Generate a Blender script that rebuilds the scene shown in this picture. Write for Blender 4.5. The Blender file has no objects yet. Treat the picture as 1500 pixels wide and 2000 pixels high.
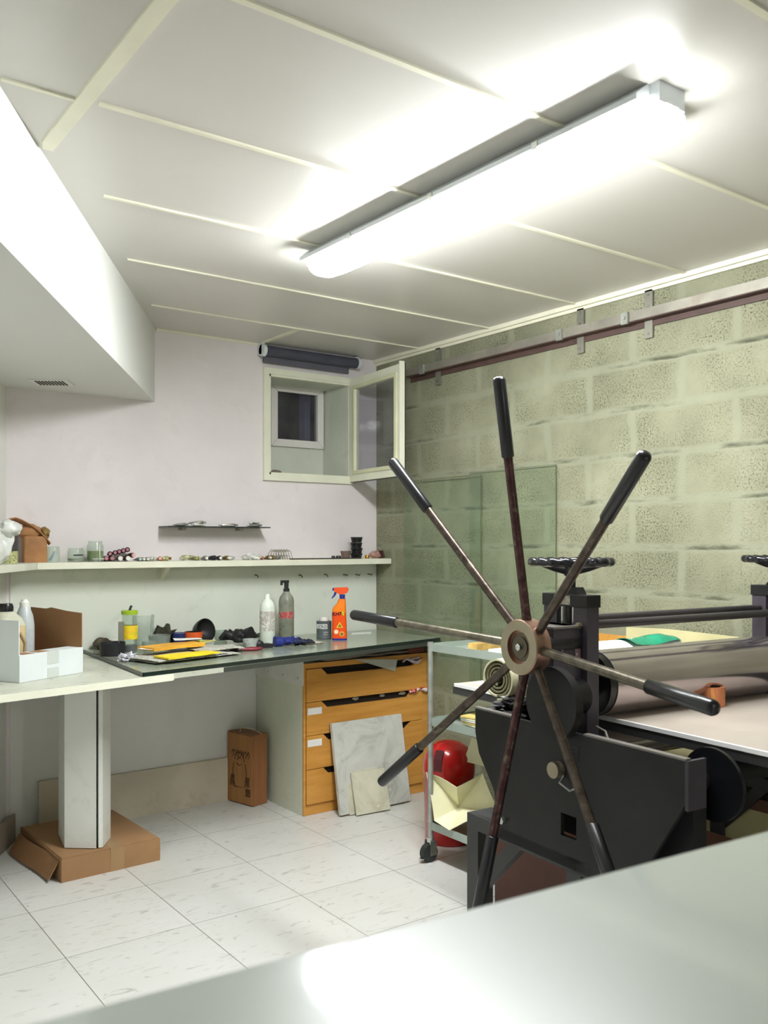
import bpy, bmesh, math, random
from math import sin, cos, pi, radians as R
from mathutils import Vector as V, Matrix as M, noise as NZ

# ---------------------------------------------------------------- camera, light, exposure
SC = bpy.context.scene
COL = SC.collection
F, HY, TH, ZC = 1760.0, 1061.0, R(36.07), 1.39
CAM = V((-3.185, -4.451, ZC))
cd = bpy.data.cameras.new('camera'); cam = bpy.data.objects.new('camera', cd); COL.objects.link(cam)
cd.sensor_fit = 'VERTICAL'; cd.sensor_height = 36.0; cd.lens = F/2000*36
cd.shift_y = (HY-1000)/2000.0
cd.clip_start = 0.02; cd.clip_end = 60
cd.dof.use_dof = True; cd.dof.focus_distance = 3.6; cd.dof.aperture_fstop = 6.3
cam.location = CAM; cam.rotation_euler = (R(90), 0, -TH)
SC.camera = cam
EXPOSURE = 2.2
LAMP = 24.0
SC.view_settings.view_transform = 'Standard'; SC.view_settings.look = 'None'
SC.view_settings.gamma = 1.0; SC.view_settings.use_curve_mapping = False
SC.view_settings.exposure = EXPOSURE
wd = bpy.data.worlds.new('world'); SC.world = wd; wd.use_nodes = True
wd.node_tree.nodes['Background'].inputs[0].default_value = (0.03, 0.03, 0.05, 1)
wd.node_tree.nodes['Background'].inputs[1].default_value = 0.6

VD = V((sin(TH), cos(TH), 0)); RD = V((cos(TH), -sin(TH), 0))
def ray(x, y): return VD + RD*((x-750)/F) + V((0, 0, (HY-y)/F))
def onz(x, y, z):
    d = ray(x, y); return CAM + d*((z-ZC)/d.z)
def ony(x, y, Y):
    d = ray(x, y); return CAM + d*((Y-CAM.y)/d.y)
def onx(x, y, X):
    d = ray(x, y); return CAM + d*((X-CAM.x)/d.x)
def mpp(P): return (P-CAM).dot(VD)/F        # metres per pixel there

# ---------------------------------------------------------------- materials
def srgb(r, g, b):
    f = lambda c: (c/255/12.92) if c/255 <= 0.04045 else ((c/255+0.055)/1.055)**2.4
    return (f(r), f(g), f(b), 1)
MATS = {}
class NT:
    def __init__(s, name):
        s.m = bpy.data.materials.new(name); s.m.use_nodes = True
        s.t = s.m.node_tree; s.b = s.t.nodes['Principled BSDF']
        s.out = s.t.nodes['Material Output']
    def n(s, ty, **kw):
        nd = s.t.nodes.new('ShaderNode'+ty)
        for k, v in kw.items():
            if k in nd.bl_rna.properties.keys(): setattr(nd, k, v)
            else: nd.inputs[k.replace('_', ' ')].default_value = v
        return nd
    def l(s, a, b): s.t.links.new(a, b)
    def coord(s, kind='Object', scale=(1, 1, 1), rot=(0, 0, 0), loc=(0, 0, 0)):
        tc = s.n('TexCoord'); mp = s.n('Mapping'); s.l(tc.outputs[kind], mp.inputs[0])
        mp.inputs['Scale'].default_value = scale; mp.inputs['Rotation'].default_value = rot; mp.inputs['Location'].default_value = loc
        return mp.outputs[0]
    def noise(s, vec, scale, detail=4, rough=0.55, dist=0):
        nd = s.n('TexNoise'); nd.inputs['Scale'].default_value = scale; nd.inputs['Detail'].default_value = detail
        nd.inputs['Roughness'].default_value = rough; nd.inputs['Distortion'].default_value = dist
        s.l(vec, nd.inputs['Vector']); return nd.outputs[0]
    def ramp(s, fac, stops):
        r = s.n('ValToRGB'); e = r.color_ramp.elements
        while len(e) < len(stops): e.new(0.5)
        for el, (p, c) in zip(e, stops): el.position = p; el.color = c if len(c) == 4 else (*c, 1)
        s.l(fac, r.inputs[0]); return r.outputs[0]
    def mix(s, fac, a, b, mode='MIX'):
        m = s.n('Mix'); m.data_type = 'RGBA'; m.blend_type = mode
        for src, i in ((fac, 0), (a, 6), (b, 7)):
            if hasattr(src, 'links') or hasattr(src, 'is_linked'): s.l(src, m.inputs[i])
            else: m.inputs[i].default_value = src
        return m.outputs[2]
    def bump(s, h, strength=0.3, dist=0.002):
        b = s.n('Bump'); b.inputs['Strength'].default_value = strength; b.inputs['Distance'].default_value = dist
        s.l(h, b.inputs['Height']); s.l(b.outputs[0], s.b.inputs['Normal'])

def mat(name, col, rough=0.5, metal=0.0, var=0.06, scale=6.0, bump=0.0, bscale=60.0, spec=0.5, trans=0.0, alpha=1.0, stain=None, ior=1.45, coat=0.0):
    if name in MATS: return MATS[name]
    n = NT(name); c = srgb(*col)
    v = n.coord()
    nz = n.noise(v, scale, 5)
    lo = tuple(max(0, x*(1-var*2.2)) for x in c[:3])+(1,); hi = tuple(min(1, x*(1+var*1.6)) for x in c[:3])+(1,)
    out = n.ramp(nz, [(0.3, lo), (0.7, hi)])
    if stain:
        sc, sscale, amt = stain
        s2 = n.noise(v, sscale, 6, 0.65, 0.6)
        msk = n.ramp(s2, [(0.56, (0, 0, 0)), (0.72, (amt, amt, amt))])
        out = n.mix(msk, out, srgb(*sc))
    n.l(out, n.b.inputs['Base Color'])
    n.b.inputs['Roughness'].default_value = rough; n.b.inputs['Metallic'].default_value = metal
    n.b.inputs['Specular IOR Level'].default_value = spec; n.b.inputs['IOR'].default_value = ior
    n.b.inputs['Transmission Weight'].default_value = trans; n.b.inputs['Alpha'].default_value = alpha
    n.b.inputs['Coat Weight'].default_value = coat; n.b.inputs['Coat Roughness'].default_value = 0.07
    if bump: n.bump(n.noise(v, bscale, 4), bump)
    MATS[name] = n.m; return n.m

def m_emit(name, col, st):
    n = NT(name)
    n.b.inputs['Base Color'].default_value = (0.9, 0.9, 0.9, 1)
    n.b.inputs['Emission Color'].default_value = (*col, 1); n.b.inputs['Emission Strength'].default_value = st
    n.b.inputs['Roughness'].default_value = 0.4
    MATS[name] = n.m; return n.m

def m_glass(name, tint, dens=0.12, rough=0.05):
    """thin clear sheet or vessel: mostly transparent, tinted, with a fresnel sheen"""
    n = NT(name); n.t.nodes.remove(n.b)
    tr = n.n('BsdfTransparent'); tr.inputs[0].default_value = srgb(*tint)
    df = n.n('BsdfDiffuse'); df.inputs[0].default_value = srgb(*[min(255, c+10) for c in tint])
    gl = n.n('BsdfGlossy'); gl.inputs['Roughness'].default_value = rough; gl.inputs[0].default_value = (0.9, 0.95, 0.92, 1)
    v = n.coord(); nz = n.ramp(n.noise(v, 9, 4), [(0.3, (dens*0.6,)*3), (0.75, (dens*1.5,)*3)])
    m1 = n.n('MixShader'); n.l(nz, m1.inputs[0]); n.l(tr.outputs[0], m1.inputs[1]); n.l(df.outputs[0], m1.inputs[2])
    lw = n.n('LayerWeight'); lw.inputs[0].default_value = 0.25
    geo = n.n('NewGeometry'); ff = n.n('Math', operation='SUBTRACT'); ff.inputs[0].default_value = 1.0; n.l(geo.outputs['Backfacing'], ff.inputs[1])
    fm = n.n('Math', operation='MULTIPLY'); n.l(lw.outputs['Fresnel'], fm.inputs[0]); n.l(ff.outputs[0], fm.inputs[1])
    m2 = n.n('MixShader'); n.l(fm.outputs[0], m2.inputs[0]); n.l(m1.outputs[0], m2.inputs[1]); n.l(gl.outputs[0], m2.inputs[2])
    n.l(m2.outputs[0], n.out.inputs[0]); MATS[name] = n.m; return n.m

def m_floor():
    n = NT('floor_vinyl_tile'); v = n.coord()
    P = 0.457
    bt = n.n('TexBrick'); bt.offset = 0; bt.squash = 1
    mp = n.coord(loc=(1.355, 0.925, 0)); n.l(mp, bt.inputs['Vector'])
    bt.inputs['Scale'].default_value = 1; bt.inputs['Brick Width'].default_value = P; bt.inputs['Row Height'].default_value = P
    bt.inputs['Mortar Size'].default_value = 0.0014; bt.inputs['Mortar Smooth'].default_value = 0.2
    bt.inputs['Color1'].default_value = srgb(212, 211, 207); bt.inputs['Color2'].default_value = srgb(206, 206, 201); bt.inputs['Mortar'].default_value = srgb(90, 85, 74)
    base = bt.outputs['Color']
    cl = n.ramp(n.noise(v, 1.4, 3), [(0.35, (0.93, 0.925, 0.90)), (0.7, (1, 1, 1))])
    base = n.mix(1.0, base, cl, 'MULTIPLY')
    # short marbling strokes of the vinyl
    va = n.coord(scale=(1, 3.4, 1), rot=(0, 0, R(40)))
    st = n.ramp(n.noise(va, 9, 5, 0.6, 1.6), [(0.58, (0, 0, 0)), (0.68, (0.5, 0.5, 0.5))])
    base = n.mix(st, base, srgb(140, 136, 126))
    sp = n.ramp(n.noise(v, 30, 3), [(0.735, (0, 0, 0)), (0.76, (0.7, 0.7, 0.7))])
    base = n.mix(sp, base, srgb(70, 62, 52))
    n.l(base, n.b.inputs['Base Color'])
    rr = n.ramp(n.noise(v, 5, 4), [(0.3, (0.3,)*3), (0.7, (0.46,)*3)]); n.l(rr, n.b.inputs['Roughness'])
    n.bump(bt.outputs['Fac'], 0.25, -0.001)
    return n.m

def m_block():
    n = NT('concrete_block'); tc = n.n('TexCoord')
    # wall lies in the y-z plane: use (y, z) as brick coordinates
    sx = n.n('SeparateXYZ'); n.l(tc.outputs['Object'], sx.inputs[0])
    dn = n.noise(tc.outputs['Object'], 4.0, 5, 0.6)
    def add(a, k, off):
        m = n.n('Math', operation='MULTIPLY_ADD'); n.l(dn, m.inputs[0]); m.inputs[1].default_value = k; m.inputs[2].default_value = off
        q = n.n('Math', operation='ADD'); n.l(a, q.inputs[0]); n.l(m.outputs[0], q.inputs[1]); return q.outputs[0]
    cx = n.n('CombineXYZ'); n.l(add(sx.outputs['Y'], 0.08, 0.916+0.5-0.04+5), cx.inputs[0]); n.l(add(sx.outputs['Z'], 0.028, 0.028-0.014), cx.inputs[1])
    bv = cx.outputs[0]
    def brick(ms, sm):
        bt = n.n('TexBrick'); bt.offset = 0.5; bt.squash = 1; n.l(bv, bt.inputs['Vector'])
        bt.inputs['Scale'].default_value = 1; bt.inputs['Brick Width'].default_value = 0.5; bt.inputs['Row Height'].default_value = 0.2
        bt.inputs['Mortar Size'].default_value = ms; bt.inputs['Mortar Smooth'].default_value = sm
        bt.inputs['Color1'].default_value = (0.35,)*3+(1,); bt.inputs['Color2'].default_value = (0.65,)*3+(1,); bt.inputs['Mortar'].default_value = (0.5,)*3+(1,)
        return bt
    wide = brick(0.03, 0.8); thin = brick(0.004, 0.9)
    v = tc.outputs['Object']
    big = n.noise(v, 2.2, 5, 0.6)
    body = n.ramp(big, [(0.3, srgb(124, 124, 103)), (0.55, srgb(146, 146, 122)), (0.78, srgb(166, 166, 144))])
    # porous aggregate speckle inside blocks
    vo = n.n('TexVoronoi'); vo.inputs['Scale'].default_value = 150; n.l(v, vo.inputs['Vector'])
    pore = n.ramp(n.noise(v, 120, 3, 0.7), [(0.36, (0.30, 0.30, 0.27)), (0.47, (0.9, 0.9, 0.88)), (0.62, (1.08, 1.08, 1.06)), (0.75, (1.3, 1.3, 1.25))])
    patch = n.ramp(n.noise(v, 3.3, 4), [(0.38, (0, 0, 0)), (0.6, (1, 1, 1))])
    inv = n.n('Math', operation='SUBTRACT'); inv.inputs[0].default_value = 1.0; n.l(wide.outputs['Fac'], inv.inputs[1])
    pm = n.n('Math', operation='MULTIPLY'); n.l(inv.outputs[0], pm.inputs[0]); n.l(patch, pm.inputs[1])
    pored = n.mix(1.0, body, pore, 'MULTIPLY')
    colr = n.mix(pm.outputs[0], body, pored)
    # light smeared mortar over joints
    smear = n.ramp(wide.outputs['Fac'], [(0.1, (0, 0, 0)), (0.9, (0.46, 0.46, 0.46))])
    colr = n.mix(smear, colr, srgb(152, 155, 133))
    # broken dark line along bed joints: shadow of the recess painted in
    sep = n.n('SeparateXYZ'); n.l(bv, sep.inputs[0])
    md = n.n('Math', operation='MODULO'); ad = n.n('Math', operation='ADD'); n.l(sep.outputs['Y'], ad.inputs[0]); ad.inputs[1].default_value = 0.008
    n.l(ad.outputs[0], md.inputs[0]); md.inputs[1].default_value = 0.2
    ln = n.ramp(md.outputs[0], [(0.0, (0.5,)*3), (0.006, (1,)*3), (0.014, (0.75,)*3), (0.026, (0,)*3)])
    br = n.ramp(n.noise(n.coord(scale=(1, 1.5, 5)), 1.9, 5, 0.65), [(0.47, (0, 0, 0)), (0.62, (0.9,)*3)])
    lm = n.n('Math', operation='MULTIPLY'); n.l(ln, lm.inputs[0]); n.l(br, lm.inputs[1])
    colr = n.mix(lm.outputs[0], colr, srgb(66, 66, 50))
    n.l(colr, n.b.inputs['Base Color']); n.b.inputs['Roughness'].default_value = 0.92
    n.b.inputs['Specular IOR Level'].default_value = 0.2
    hh = n.mix(0.5, n.noise(v, 120, 3, 0.7), thin.outputs['Fac'])
    n.bump(n.noise(v, 110, 4, 0.7), 0.55, 0.006)
    return n.m

def m_slotwood(name, c1, c2, rough=0.42, axis='x', sc=1.0):
    if name in MATS: return MATS[name]
    n = NT(name); s = (1.2*sc, 14*sc, 14*sc) if axis == 'x' else (14*sc, 14*sc, 1.2*sc)
    v = n.coord(scale=s)
    g = n.noise(v, 2.2, 5, 0.6, 0.7)
    n.l(n.ramp(g, [(0.3, srgb(*c1)), (0.7, srgb(*c2))]), n.b.inputs['Base Color']); n.b.inputs['Roughness'].default_value = rough
    MATS[name] = n.m; return n.m

def m_marble(name, base, vein, sc=5):
    n = NT(name); v = n.coord(); w = n.noise(v, sc, 8, 0.65, 1.8)
    n.l(n.ramp(w, [(0.35, srgb(*base)), (0.5, srgb(*[int(c*0.96) for c in base])), (0.62, srgb(*vein)), (0.66, srgb(*base))]), n.b.inputs['Base Color'])
    n.b.inputs['Roughness'].default_value = 0.35; MATS[name] = n.m; return n.m

def m_label(name, cols, rough=0.4, sc=40, stretch=(1, 1, 1)):
    n = NT(name); v = n.coord(scale=stretch); w = n.noise(v, sc, 3, 0.6, 0.4)
    k = len(cols); st = [(0.32+0.36*i/max(1, k-1), srgb(*c)) for i, c in enumerate(cols)]
    r = n.n('ValToRGB'); r.color_ramp.interpolation = 'CONSTANT'; e = r.color_ramp.elements
    while len(e) < k: e.new(0.5)
    for el, (p, c) in zip(e, st): el.position = p; el.color = c
    n.l(w, r.inputs[0]); n.l(r.outputs[0], n.b.inputs['Base Color']); n.b.inputs['Roughness'].default_value = rough
    MATS[name] = n.m; return n.m

mfloor = m_floor(); mblock = m_block()
mwall = mat('wall_paint_pinkish_white', (224, 217, 217), 0.75, var=0.03, scale=2.5, bump=0.08, bscale=40, stain=((196, 190, 182), 5, 0.25))
mwallL = mat('wall_paint_white', (222, 222, 217), 0.7, var=0.02, scale=2)
mpanel = mat('wall_panel_laminate', (218, 222, 210), 0.4, var=0.02, scale=2, stain=((150, 156, 140), 6, 0.25))
msoff = mat('soffit_paint', (216, 217, 212), 0.6, var=0.015, scale=1.5)
mceil = mat('ceiling_panel', (206, 203, 196), 0.30, var=0.02, scale=1.2, spec=0.45)
mbatten = mat('ceiling_batten_cream', (228, 226, 204), 0.45, var=0.03)
mcream = mat('cream_frame', (226, 226, 206), 0.45, var=0.03)
mwhitepl = mat('white_laminate', (222, 224, 216), 0.4, var=0.02, scale=3, stain=((176, 172, 150), 7, 0.3))
mbase = mat('beige_skirting', (208, 198, 178), 0.5, var=0.05, scale=3, stain=((170, 158, 138), 8, 0.5))
mbench = mat('bench_top_worn', (190, 192, 176), 0.4, var=0.06, scale=6, stain=((70, 74, 58), 24, 0.7))
mblackpl = mat('dark_edge', (38, 42, 40), 0.4)
mgtop = mat('greenish_glass_top', (148, 156, 138), 0.16, var=0.05, scale=5, stain=((104, 108, 92), 16, 0.5), spec=0.6)
mgedge = mat('glass_edge_dark_green', (34, 44, 40), 0.2)
morange = m_slotwood('orange_beech_veneer', (196, 136, 58), (218, 160, 78))
mdark = mat('slot_shade', (28, 22, 18), 0.8)
mcard = mat('brown_cardboard', (158, 121, 84), 0.8, var=0.05, scale=4, stain=((140, 104, 66), 7, 0.4))
mcardin = mat('cardboard_inner', (146, 108, 72), 0.85, var=0.05)
mtapec = mat('packing_tape', (160, 128, 90), 0.25, var=0.04)
mwcard = mat('white_cardboard', (214, 220, 220), 0.55, var=0.02)
mtapew = mat('white_tape', (196, 202, 196), 0.3, var=0.02)
miron = mat('black_press_paint', (29, 28, 28), 0.42, var=0.12, scale=9, spec=0.35)
miron2 = mat('dark_plum_press_paint', (62, 56, 64), 0.4, var=0.08, scale=9)
mspoke = mat('worn_brown_steel', (78, 54, 54), 0.34, metal=0.75, var=0.25, scale=26, stain=((134, 124, 100), 34, 0.8))
mspoke2 = mat('worn_grey_steel', (112, 106, 92), 0.34, metal=0.8, var=0.25, scale=26, stain=((70, 56, 50), 30, 0.8))
mspoke3 = mat('worn_brown_grey_steel', (82, 72, 64), 0.36, metal=0.75, var=0.25, scale=26, stain=((130, 122, 102), 34, 0.7))
mrubber = mat('black_rubber_grip', (20, 20, 24), 0.28, var=0.05, spec=0.6)
mhub = mat('turned_steel_hub', (160, 150, 128), 0.38, metal=0.85, var=0.06, scale=14)
mcopperish = mat('hub_rim_steel', (176, 140, 122), 0.32, metal=0.85, var=0.1, scale=12)
msteel = mat('ground_roller_steel', (192, 182, 184), 0.16, metal=0.92, var=0.03, scale=4)
mchrome = mat('chrome', (200, 204, 200), 0.2, metal=0.95, var=0.05)
mgalv = mat('galvanised_steel', (168, 170, 162), 0.45, metal=0.6, var=0.12, scale=14)
mbed = mat('press_bed_top', (172, 162, 150), 0.4, var=0.06, scale=3, stain=((170, 156, 140), 4, 0.5))
mbedw = mat('bed_glint_white', (242, 242, 240), 0.35, var=0.02)
mfelt = mat('cream_felt_blanket', (206, 202, 166), 0.95, var=0.06, scale=20, bump=0.3)
mfelt2 = mat('olive_felt_inner', (134, 130, 98), 0.95, var=0.1, scale=20)
mpaperc = mat('cream_paper', (226, 222, 186), 0.7, var=0.03, scale=8)
mpaperw = mat('white_paper', (232, 232, 228), 0.7, var=0.02)
mgreen = mat('green_plastic_film', (20, 138, 104), 0.25, var=0.15, scale=12)
mred = mat('red_enamel', (186, 20, 18), 0.22, var=0.05, scale=5, coat=0.4)
mcop = mat('copper_tape', (206, 130, 88), 0.3, metal=0.35, var=0.06)
mtable = mat('foreground_white_laminate', (186, 194, 186), 0.30, var=0.015, scale=2.5, spec=0.22, coat=0.8)
mblind = mat('slate_blind_fabric', (70, 72, 84), 0.75, var=0.06, scale=12)
mlampw = mat('lamp_tray_white', (214, 220, 222), 0.4, var=0.01)
mlamp = m_emit('lamp_diffuser', (0.96, 0.985, 1.0), LAMP)
mgl = m_glass('clear_glass', (243, 247, 243), 0.06)
mglg = m_glass('greenish_sheet_glass', (244, 248, 243), 0.015)
mglsmoke = m_glass('smoky_plastic', (222, 228, 222), 0.16)
mplas = m_glass('clear_cloudy_plastic', (236, 240, 236), 0.25, 0.25)
mpane = m_glass('window_pane', (236, 236, 240), 0.03, 0.02)

# ---------------------------------------------------------------- mesh helpers
class MB:
    def __init__(s): s.b = bmesh.new()
    def _add(s, fn, mtx):
        n0 = len(s.b.verts); fn(); s.b.verts.ensure_lookup_table()
        vs = s.b.verts[n0:]
        if mtx is not None: bmesh.ops.transform(s.b, matrix=mtx, verts=vs)
        return vs
    def box(s, x0, x1, y0, y1, z0, z1, mtx=None, bev=0.0):
        def fn():
            vs = [s.b.verts.new((x, y, z)) for z in (z0, z1) for y in (y0, y1) for x in (x0, x1)]
            fs = [s.b.faces.new([vs[i] for i in q]) for q in ((0, 2, 3, 1), (4, 5, 7, 6), (0, 1, 5, 4), (2, 6, 7, 3), (0, 4, 6, 2), (1, 3, 7, 5))]
            if bev:
                es = list({e for f in fs for e in f.edges})
                bmesh.ops.bevel(s.b, geom=es, offset=bev, segments=2, affect='EDGES', profile=0.6)
        s._add(fn, mtx); return s
    def cyl(s, p0, p1, r0, r1=None, n=20, caps=True):
        r1 = r0 if r1 is None else r1
        return s.tube([p0, p1], [r0, r1], n, caps)
    def tube(s, pts, rad, n=12, caps=True, round_end=False):
        pts = [V(p) for p in pts]
        if not hasattr(rad, '__len__'): rad = [rad]*len(pts)
        rings = []; up = None
        for i, p in enumerate(pts):
            d = (pts[min(i+1, len(pts)-1)]-pts[max(i-1, 0)]).normalized()
            if up is None:
                up = V((0, 0, 1)) if abs(d.z) < 0.9 else V((0, 1, 0))
            a = d.cross(up).normalized(); u = a.cross(d).normalized(); up = u
            rings.append([s.b.verts.new(p+(a*cos(2*pi*k/n)+u*sin(2*pi*k/n))*rad[i]) for k in range(n)])
        for a, c in zip(rings, rings[1:]):
            for k in range(n): s.b.faces.new((a[k], a[(k+1) % n], c[(k+1) % n], c[k]))
        if caps: s.b.faces.new(rings[0][::-1]); s.b.faces.new(rings[-1])
        return s
    def lathe(s, prof, n=28, mtx=None, cap0=True, cap1=True):
        """prof: (radius, z) pairs bottom to top, around z"""
        def fn():
            rs = [[s.b.verts.new((r*cos(2*pi*k/n), r*sin(2*pi*k/n), z)) for k in range(n)] for r, z in prof]
            for a, c in zip(rs, rs[1:]):
                for k in range(n): s.b.faces.new((a[k], a[(k+1) % n], c[(k+1) % n], c[k]))
            if cap0: s.b.faces.new(rs[0][::-1])
            if cap1: s.b.faces.new(rs[-1])
        s._add(fn, mtx); return s
    def prism(s, poly, h0, h1, plane='xy', mtx=None):
        """extrude polygon: plane xy -> along z, xz -> along y, yz -> along x"""
        mk = {'xy': lambda a, c, h: (a, c, h), 'xz': lambda a, c, h: (a, h, c), 'yz': lambda a, c, h: (h, a, c)}[plane]
        def fn():
            A = [s.b.verts.new(mk(a, c, h0)) for a, c in poly]; B = [s.b.verts.new(mk(a, c, h1)) for a, c in poly]
            s.b.faces.new(A[::-1]); s.b.faces.new(B); k = len(poly)
            for i in range(k): s.b.faces.new((A[i], A[(i+1) % k], B[(i+1) % k], B[i]))
        s._add(fn, mtx); return s
    def sheet(s, w, d, nx, ny, fn_z, th=0.0012, mtx=None):
        def fn():
            g = [[s.b.verts.new((w*(i/nx-0.5), d*(j/ny-0.5), 0)) for i in range(nx+1)] for j in range(ny+1)]
            for row in g:
                for q in row: q.co = V(fn_z(q.co.x, q.co.y))
            fs = [s.b.faces.new((g[j][i], g[j][i+1], g[j+1][i+1], g[j+1][i])) for j in range(ny) for i in range(nx)]
            bmesh.ops.recalc_face_normals(s.b, faces=fs)
            bmesh.ops.solidify(s.b, geom=fs, thickness=th)
        s._add(fn, mtx); return s
    def blob(s, c, r, sub=3, amp=0.25, freq=2.0, seed=0, flat=None):
        def fn(): bmesh.ops.create_icosphere(s.b, subdivisions=sub, radius=1.0)
        vs = s._add(fn, None)
        for q in vs:
            p = q.co.copy(); k = 1+amp*NZ.noise(p*freq+V((seed*7.3, seed*3.1, 0)))+amp*0.5*NZ.noise(p*freq*2.7+V((0, seed*5.1, 2)))
            q.co = V((c[0]+p.x*k*r[0], c[1]+p.y*k*r[1], c[2]+p.z*k*r[2]))
            if flat is not None and q.co.z < flat: q.co.z = flat
        return s
    def obj(s, name, m, parent=None, smooth=None, loc=None, rz=0.0):
        bmesh.ops.recalc_face_normals(s.b, faces=s.b.faces)
        me = bpy.data.meshes.new(name); s.b.to_mesh(me); s.b.free()
        o = bpy.data.objects.new(name, me); COL.objects.link(o)
        if m is not None: me.materials.append(m)
        if parent is not None: o.parent = parent
        if loc is not None: o.location = loc
        if rz: o.rotation_euler = (0, 0, rz)
        if smooth is not None:
            for p in me.polygons: p.use_smooth = True
            me.set_sharp_from_angle(angle=R(smooth))
        return o
def tag(o, label=None, cat=None, group=None):
    if label: o['label'] = label
    if cat: o['category'] = cat
    if group: o['group'] = group
    return o
def struct(o): o['kind'] = 'structure'; return o
def root(name, label, cat, loc=(0, 0, 0), rz=0.0, group=None):
    o = bpy.data.objects.new(name, None); COL.objects.link(o); o.location = loc; o.rotation_euler = (0, 0, rz)
    o.empty_display_size = 0.05
    return tag(o, label, cat, group)
def text_obj(name, body, size, m, parent, mtx, depth=0.0006, bold=0.0):
    cu = bpy.data.curves.new(name, 'FONT'); cu.body = body; cu.size = size; cu.extrude = depth; cu.align_x = 'CENTER'; cu.align_y = 'CENTER'; cu.offset = bold
    t = bpy.data.objects.new(name, cu); COL.objects.link(t)
    me = bpy.data.meshes.new_from_object(t.evaluated_get(bpy.context.evaluated_depsgraph_get()))
    bpy.data.objects.remove(t); o = bpy.data.objects.new(name, me); COL.objects.link(o)
    me.materials.clear(); me.materials.append(m); o.parent = parent; o.matrix_local = mtx
    return o
def T(x, y, z): return M.Translation((x, y, z))
def RX(a): return M.Rotation(a, 4, 'X')
def RY(a): return M.Rotation(a, 4, 'Y')
def RZ(a): return M.Rotation(a, 4, 'Z')

# ---------------------------------------------------------------- the room
ZT = 2.497
LW = V((-2.131, 0, 0)); LD = V((-0.503, -0.864, 0))          # left wall start and direction
YF = -10.2
LE = LW + LD*((YF)/LD.y)
LN = V((LD.y, -LD.x, 0))                                     # points away from the room
struct(MB().box(LE.x-0.3, 0.25, YF-0.25, 0.35, -0.1, 0).obj('floor', mfloor))
struct(MB().box(LE.x-0.3, 0.25, YF-0.25, 0.35, ZT, ZT+0.1).obj('ceiling', mceil))
struct(MB().box(0, 0.2, YF, 0.6, 0, ZT).obj('wall_right', mblock))
struct(MB().box(LE.x-0.3, 0.2, YF-0.2, YF, 0, ZT).obj('wall_front', mwallL))
WX0, WX1, WZ0, WZ1 = -0.745, -0.20, 1.775, 2.335               # inner opening of the niche
m = MB()
m.box(-2.6, WX0, 0, 0.2, 0, ZT); m.box(WX1, 0, 0, 0.2, 0, ZT)
m.box(WX0, WX1, 0, 0.2, 0, WZ0); m.box(WX0, WX1, 0, 0.2, WZ1, ZT)
struct(m.obj('wall_back', mwall))
A = LW; B = LE
struct(MB().prism([(A.x, A.y), (B.x, B.y), (B.x+LN.x*0.15, B.y+LN.y*0.15), (A.x+LN.x*0.15, A.y+LN.y*0.15)], 0, ZT).obj('wall_left', mwallL))
# boxed duct hanging under the ceiling along the left wall
S0 = V((-1.405, 0, 0)); S1 = S0 + LD*9.0; D0 = LW; D1 = LW+LD*9.0
so = struct(MB().prism([(S0.x, 0), (S1.x, S1.y), (D1.x, D1.y), (D0.x, 0)], 2.12, ZT).obj('ceiling_soffit', msoff))
# baseboards
struct(MB().box(-2.115, -0.002, -0.004, 0, 0.0, 0.87).obj('trim_16', mwallL))
m = MB().box(-1.97, -0.99, -0.018, -0.004, 0, 0.232); struct(m.obj('baseboard_back', mbase))
m = MB().prism([(A.x+0.02, -0.04), (A.x+LD.x*0.9, A.y+LD.y*0.9), (A.x+LD.x*0.9-LN.x*0.012, A.y+LD.y*0.9-LN.y*0.012), (A.x+0.032, -0.04)], 0, 0.13)
struct(m.obj('baseboard_left', mat('brown_grey_skirting', (150, 138, 124), 0.6)))
# ceiling battens
for i, (y, x0, w) in enumerate([(-0.44, -1.60, 0.016), (-1.03, -1.93, 0.018), (-1.61, -2.22, 0.022), (-2.20, -2.43, 0.026), (-2.80, -2.43, 0.03), (-3.40, -2.43, 0.03), (-4.0, -2.43, 0.03), (-4.6, -2.43, 0.03)]):
    struct(MB().box(x0, 0, y-w*0.3, y+w*0.3, ZT-0.006, ZT).obj('trim_%d' % (i+1), mbatten))
struct(MB().prism([(-2.487, -4.8), (-2.447, -4.8), (-2.447, -1.86), (-2.475, -1.86), (-2.487, -1.90)], ZT-0.008, ZT, 'xy').obj('trim_9', mbatten))
struct(MB().box(-2.66, -2.487, -2.19, -2.178, ZT-0.006, ZT).obj('trim_10', mbatten))
struct(MB().box(-0.028, 0, YF, 0, ZT-0.02, ZT).box(-0.012, 0, YF, 0, ZT-0.034, ZT-0.02).obj('trim_11', mbatten))
struct(MB().box(-1.40, -0.80, -0.012, 0, ZT-0.012, ZT).obj('trim_12', mbatten))
struct(MB().box(-0.81, -0.785, -0.44, 0, ZT-0.005, ZT).obj('trim_13', mbatten))

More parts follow.
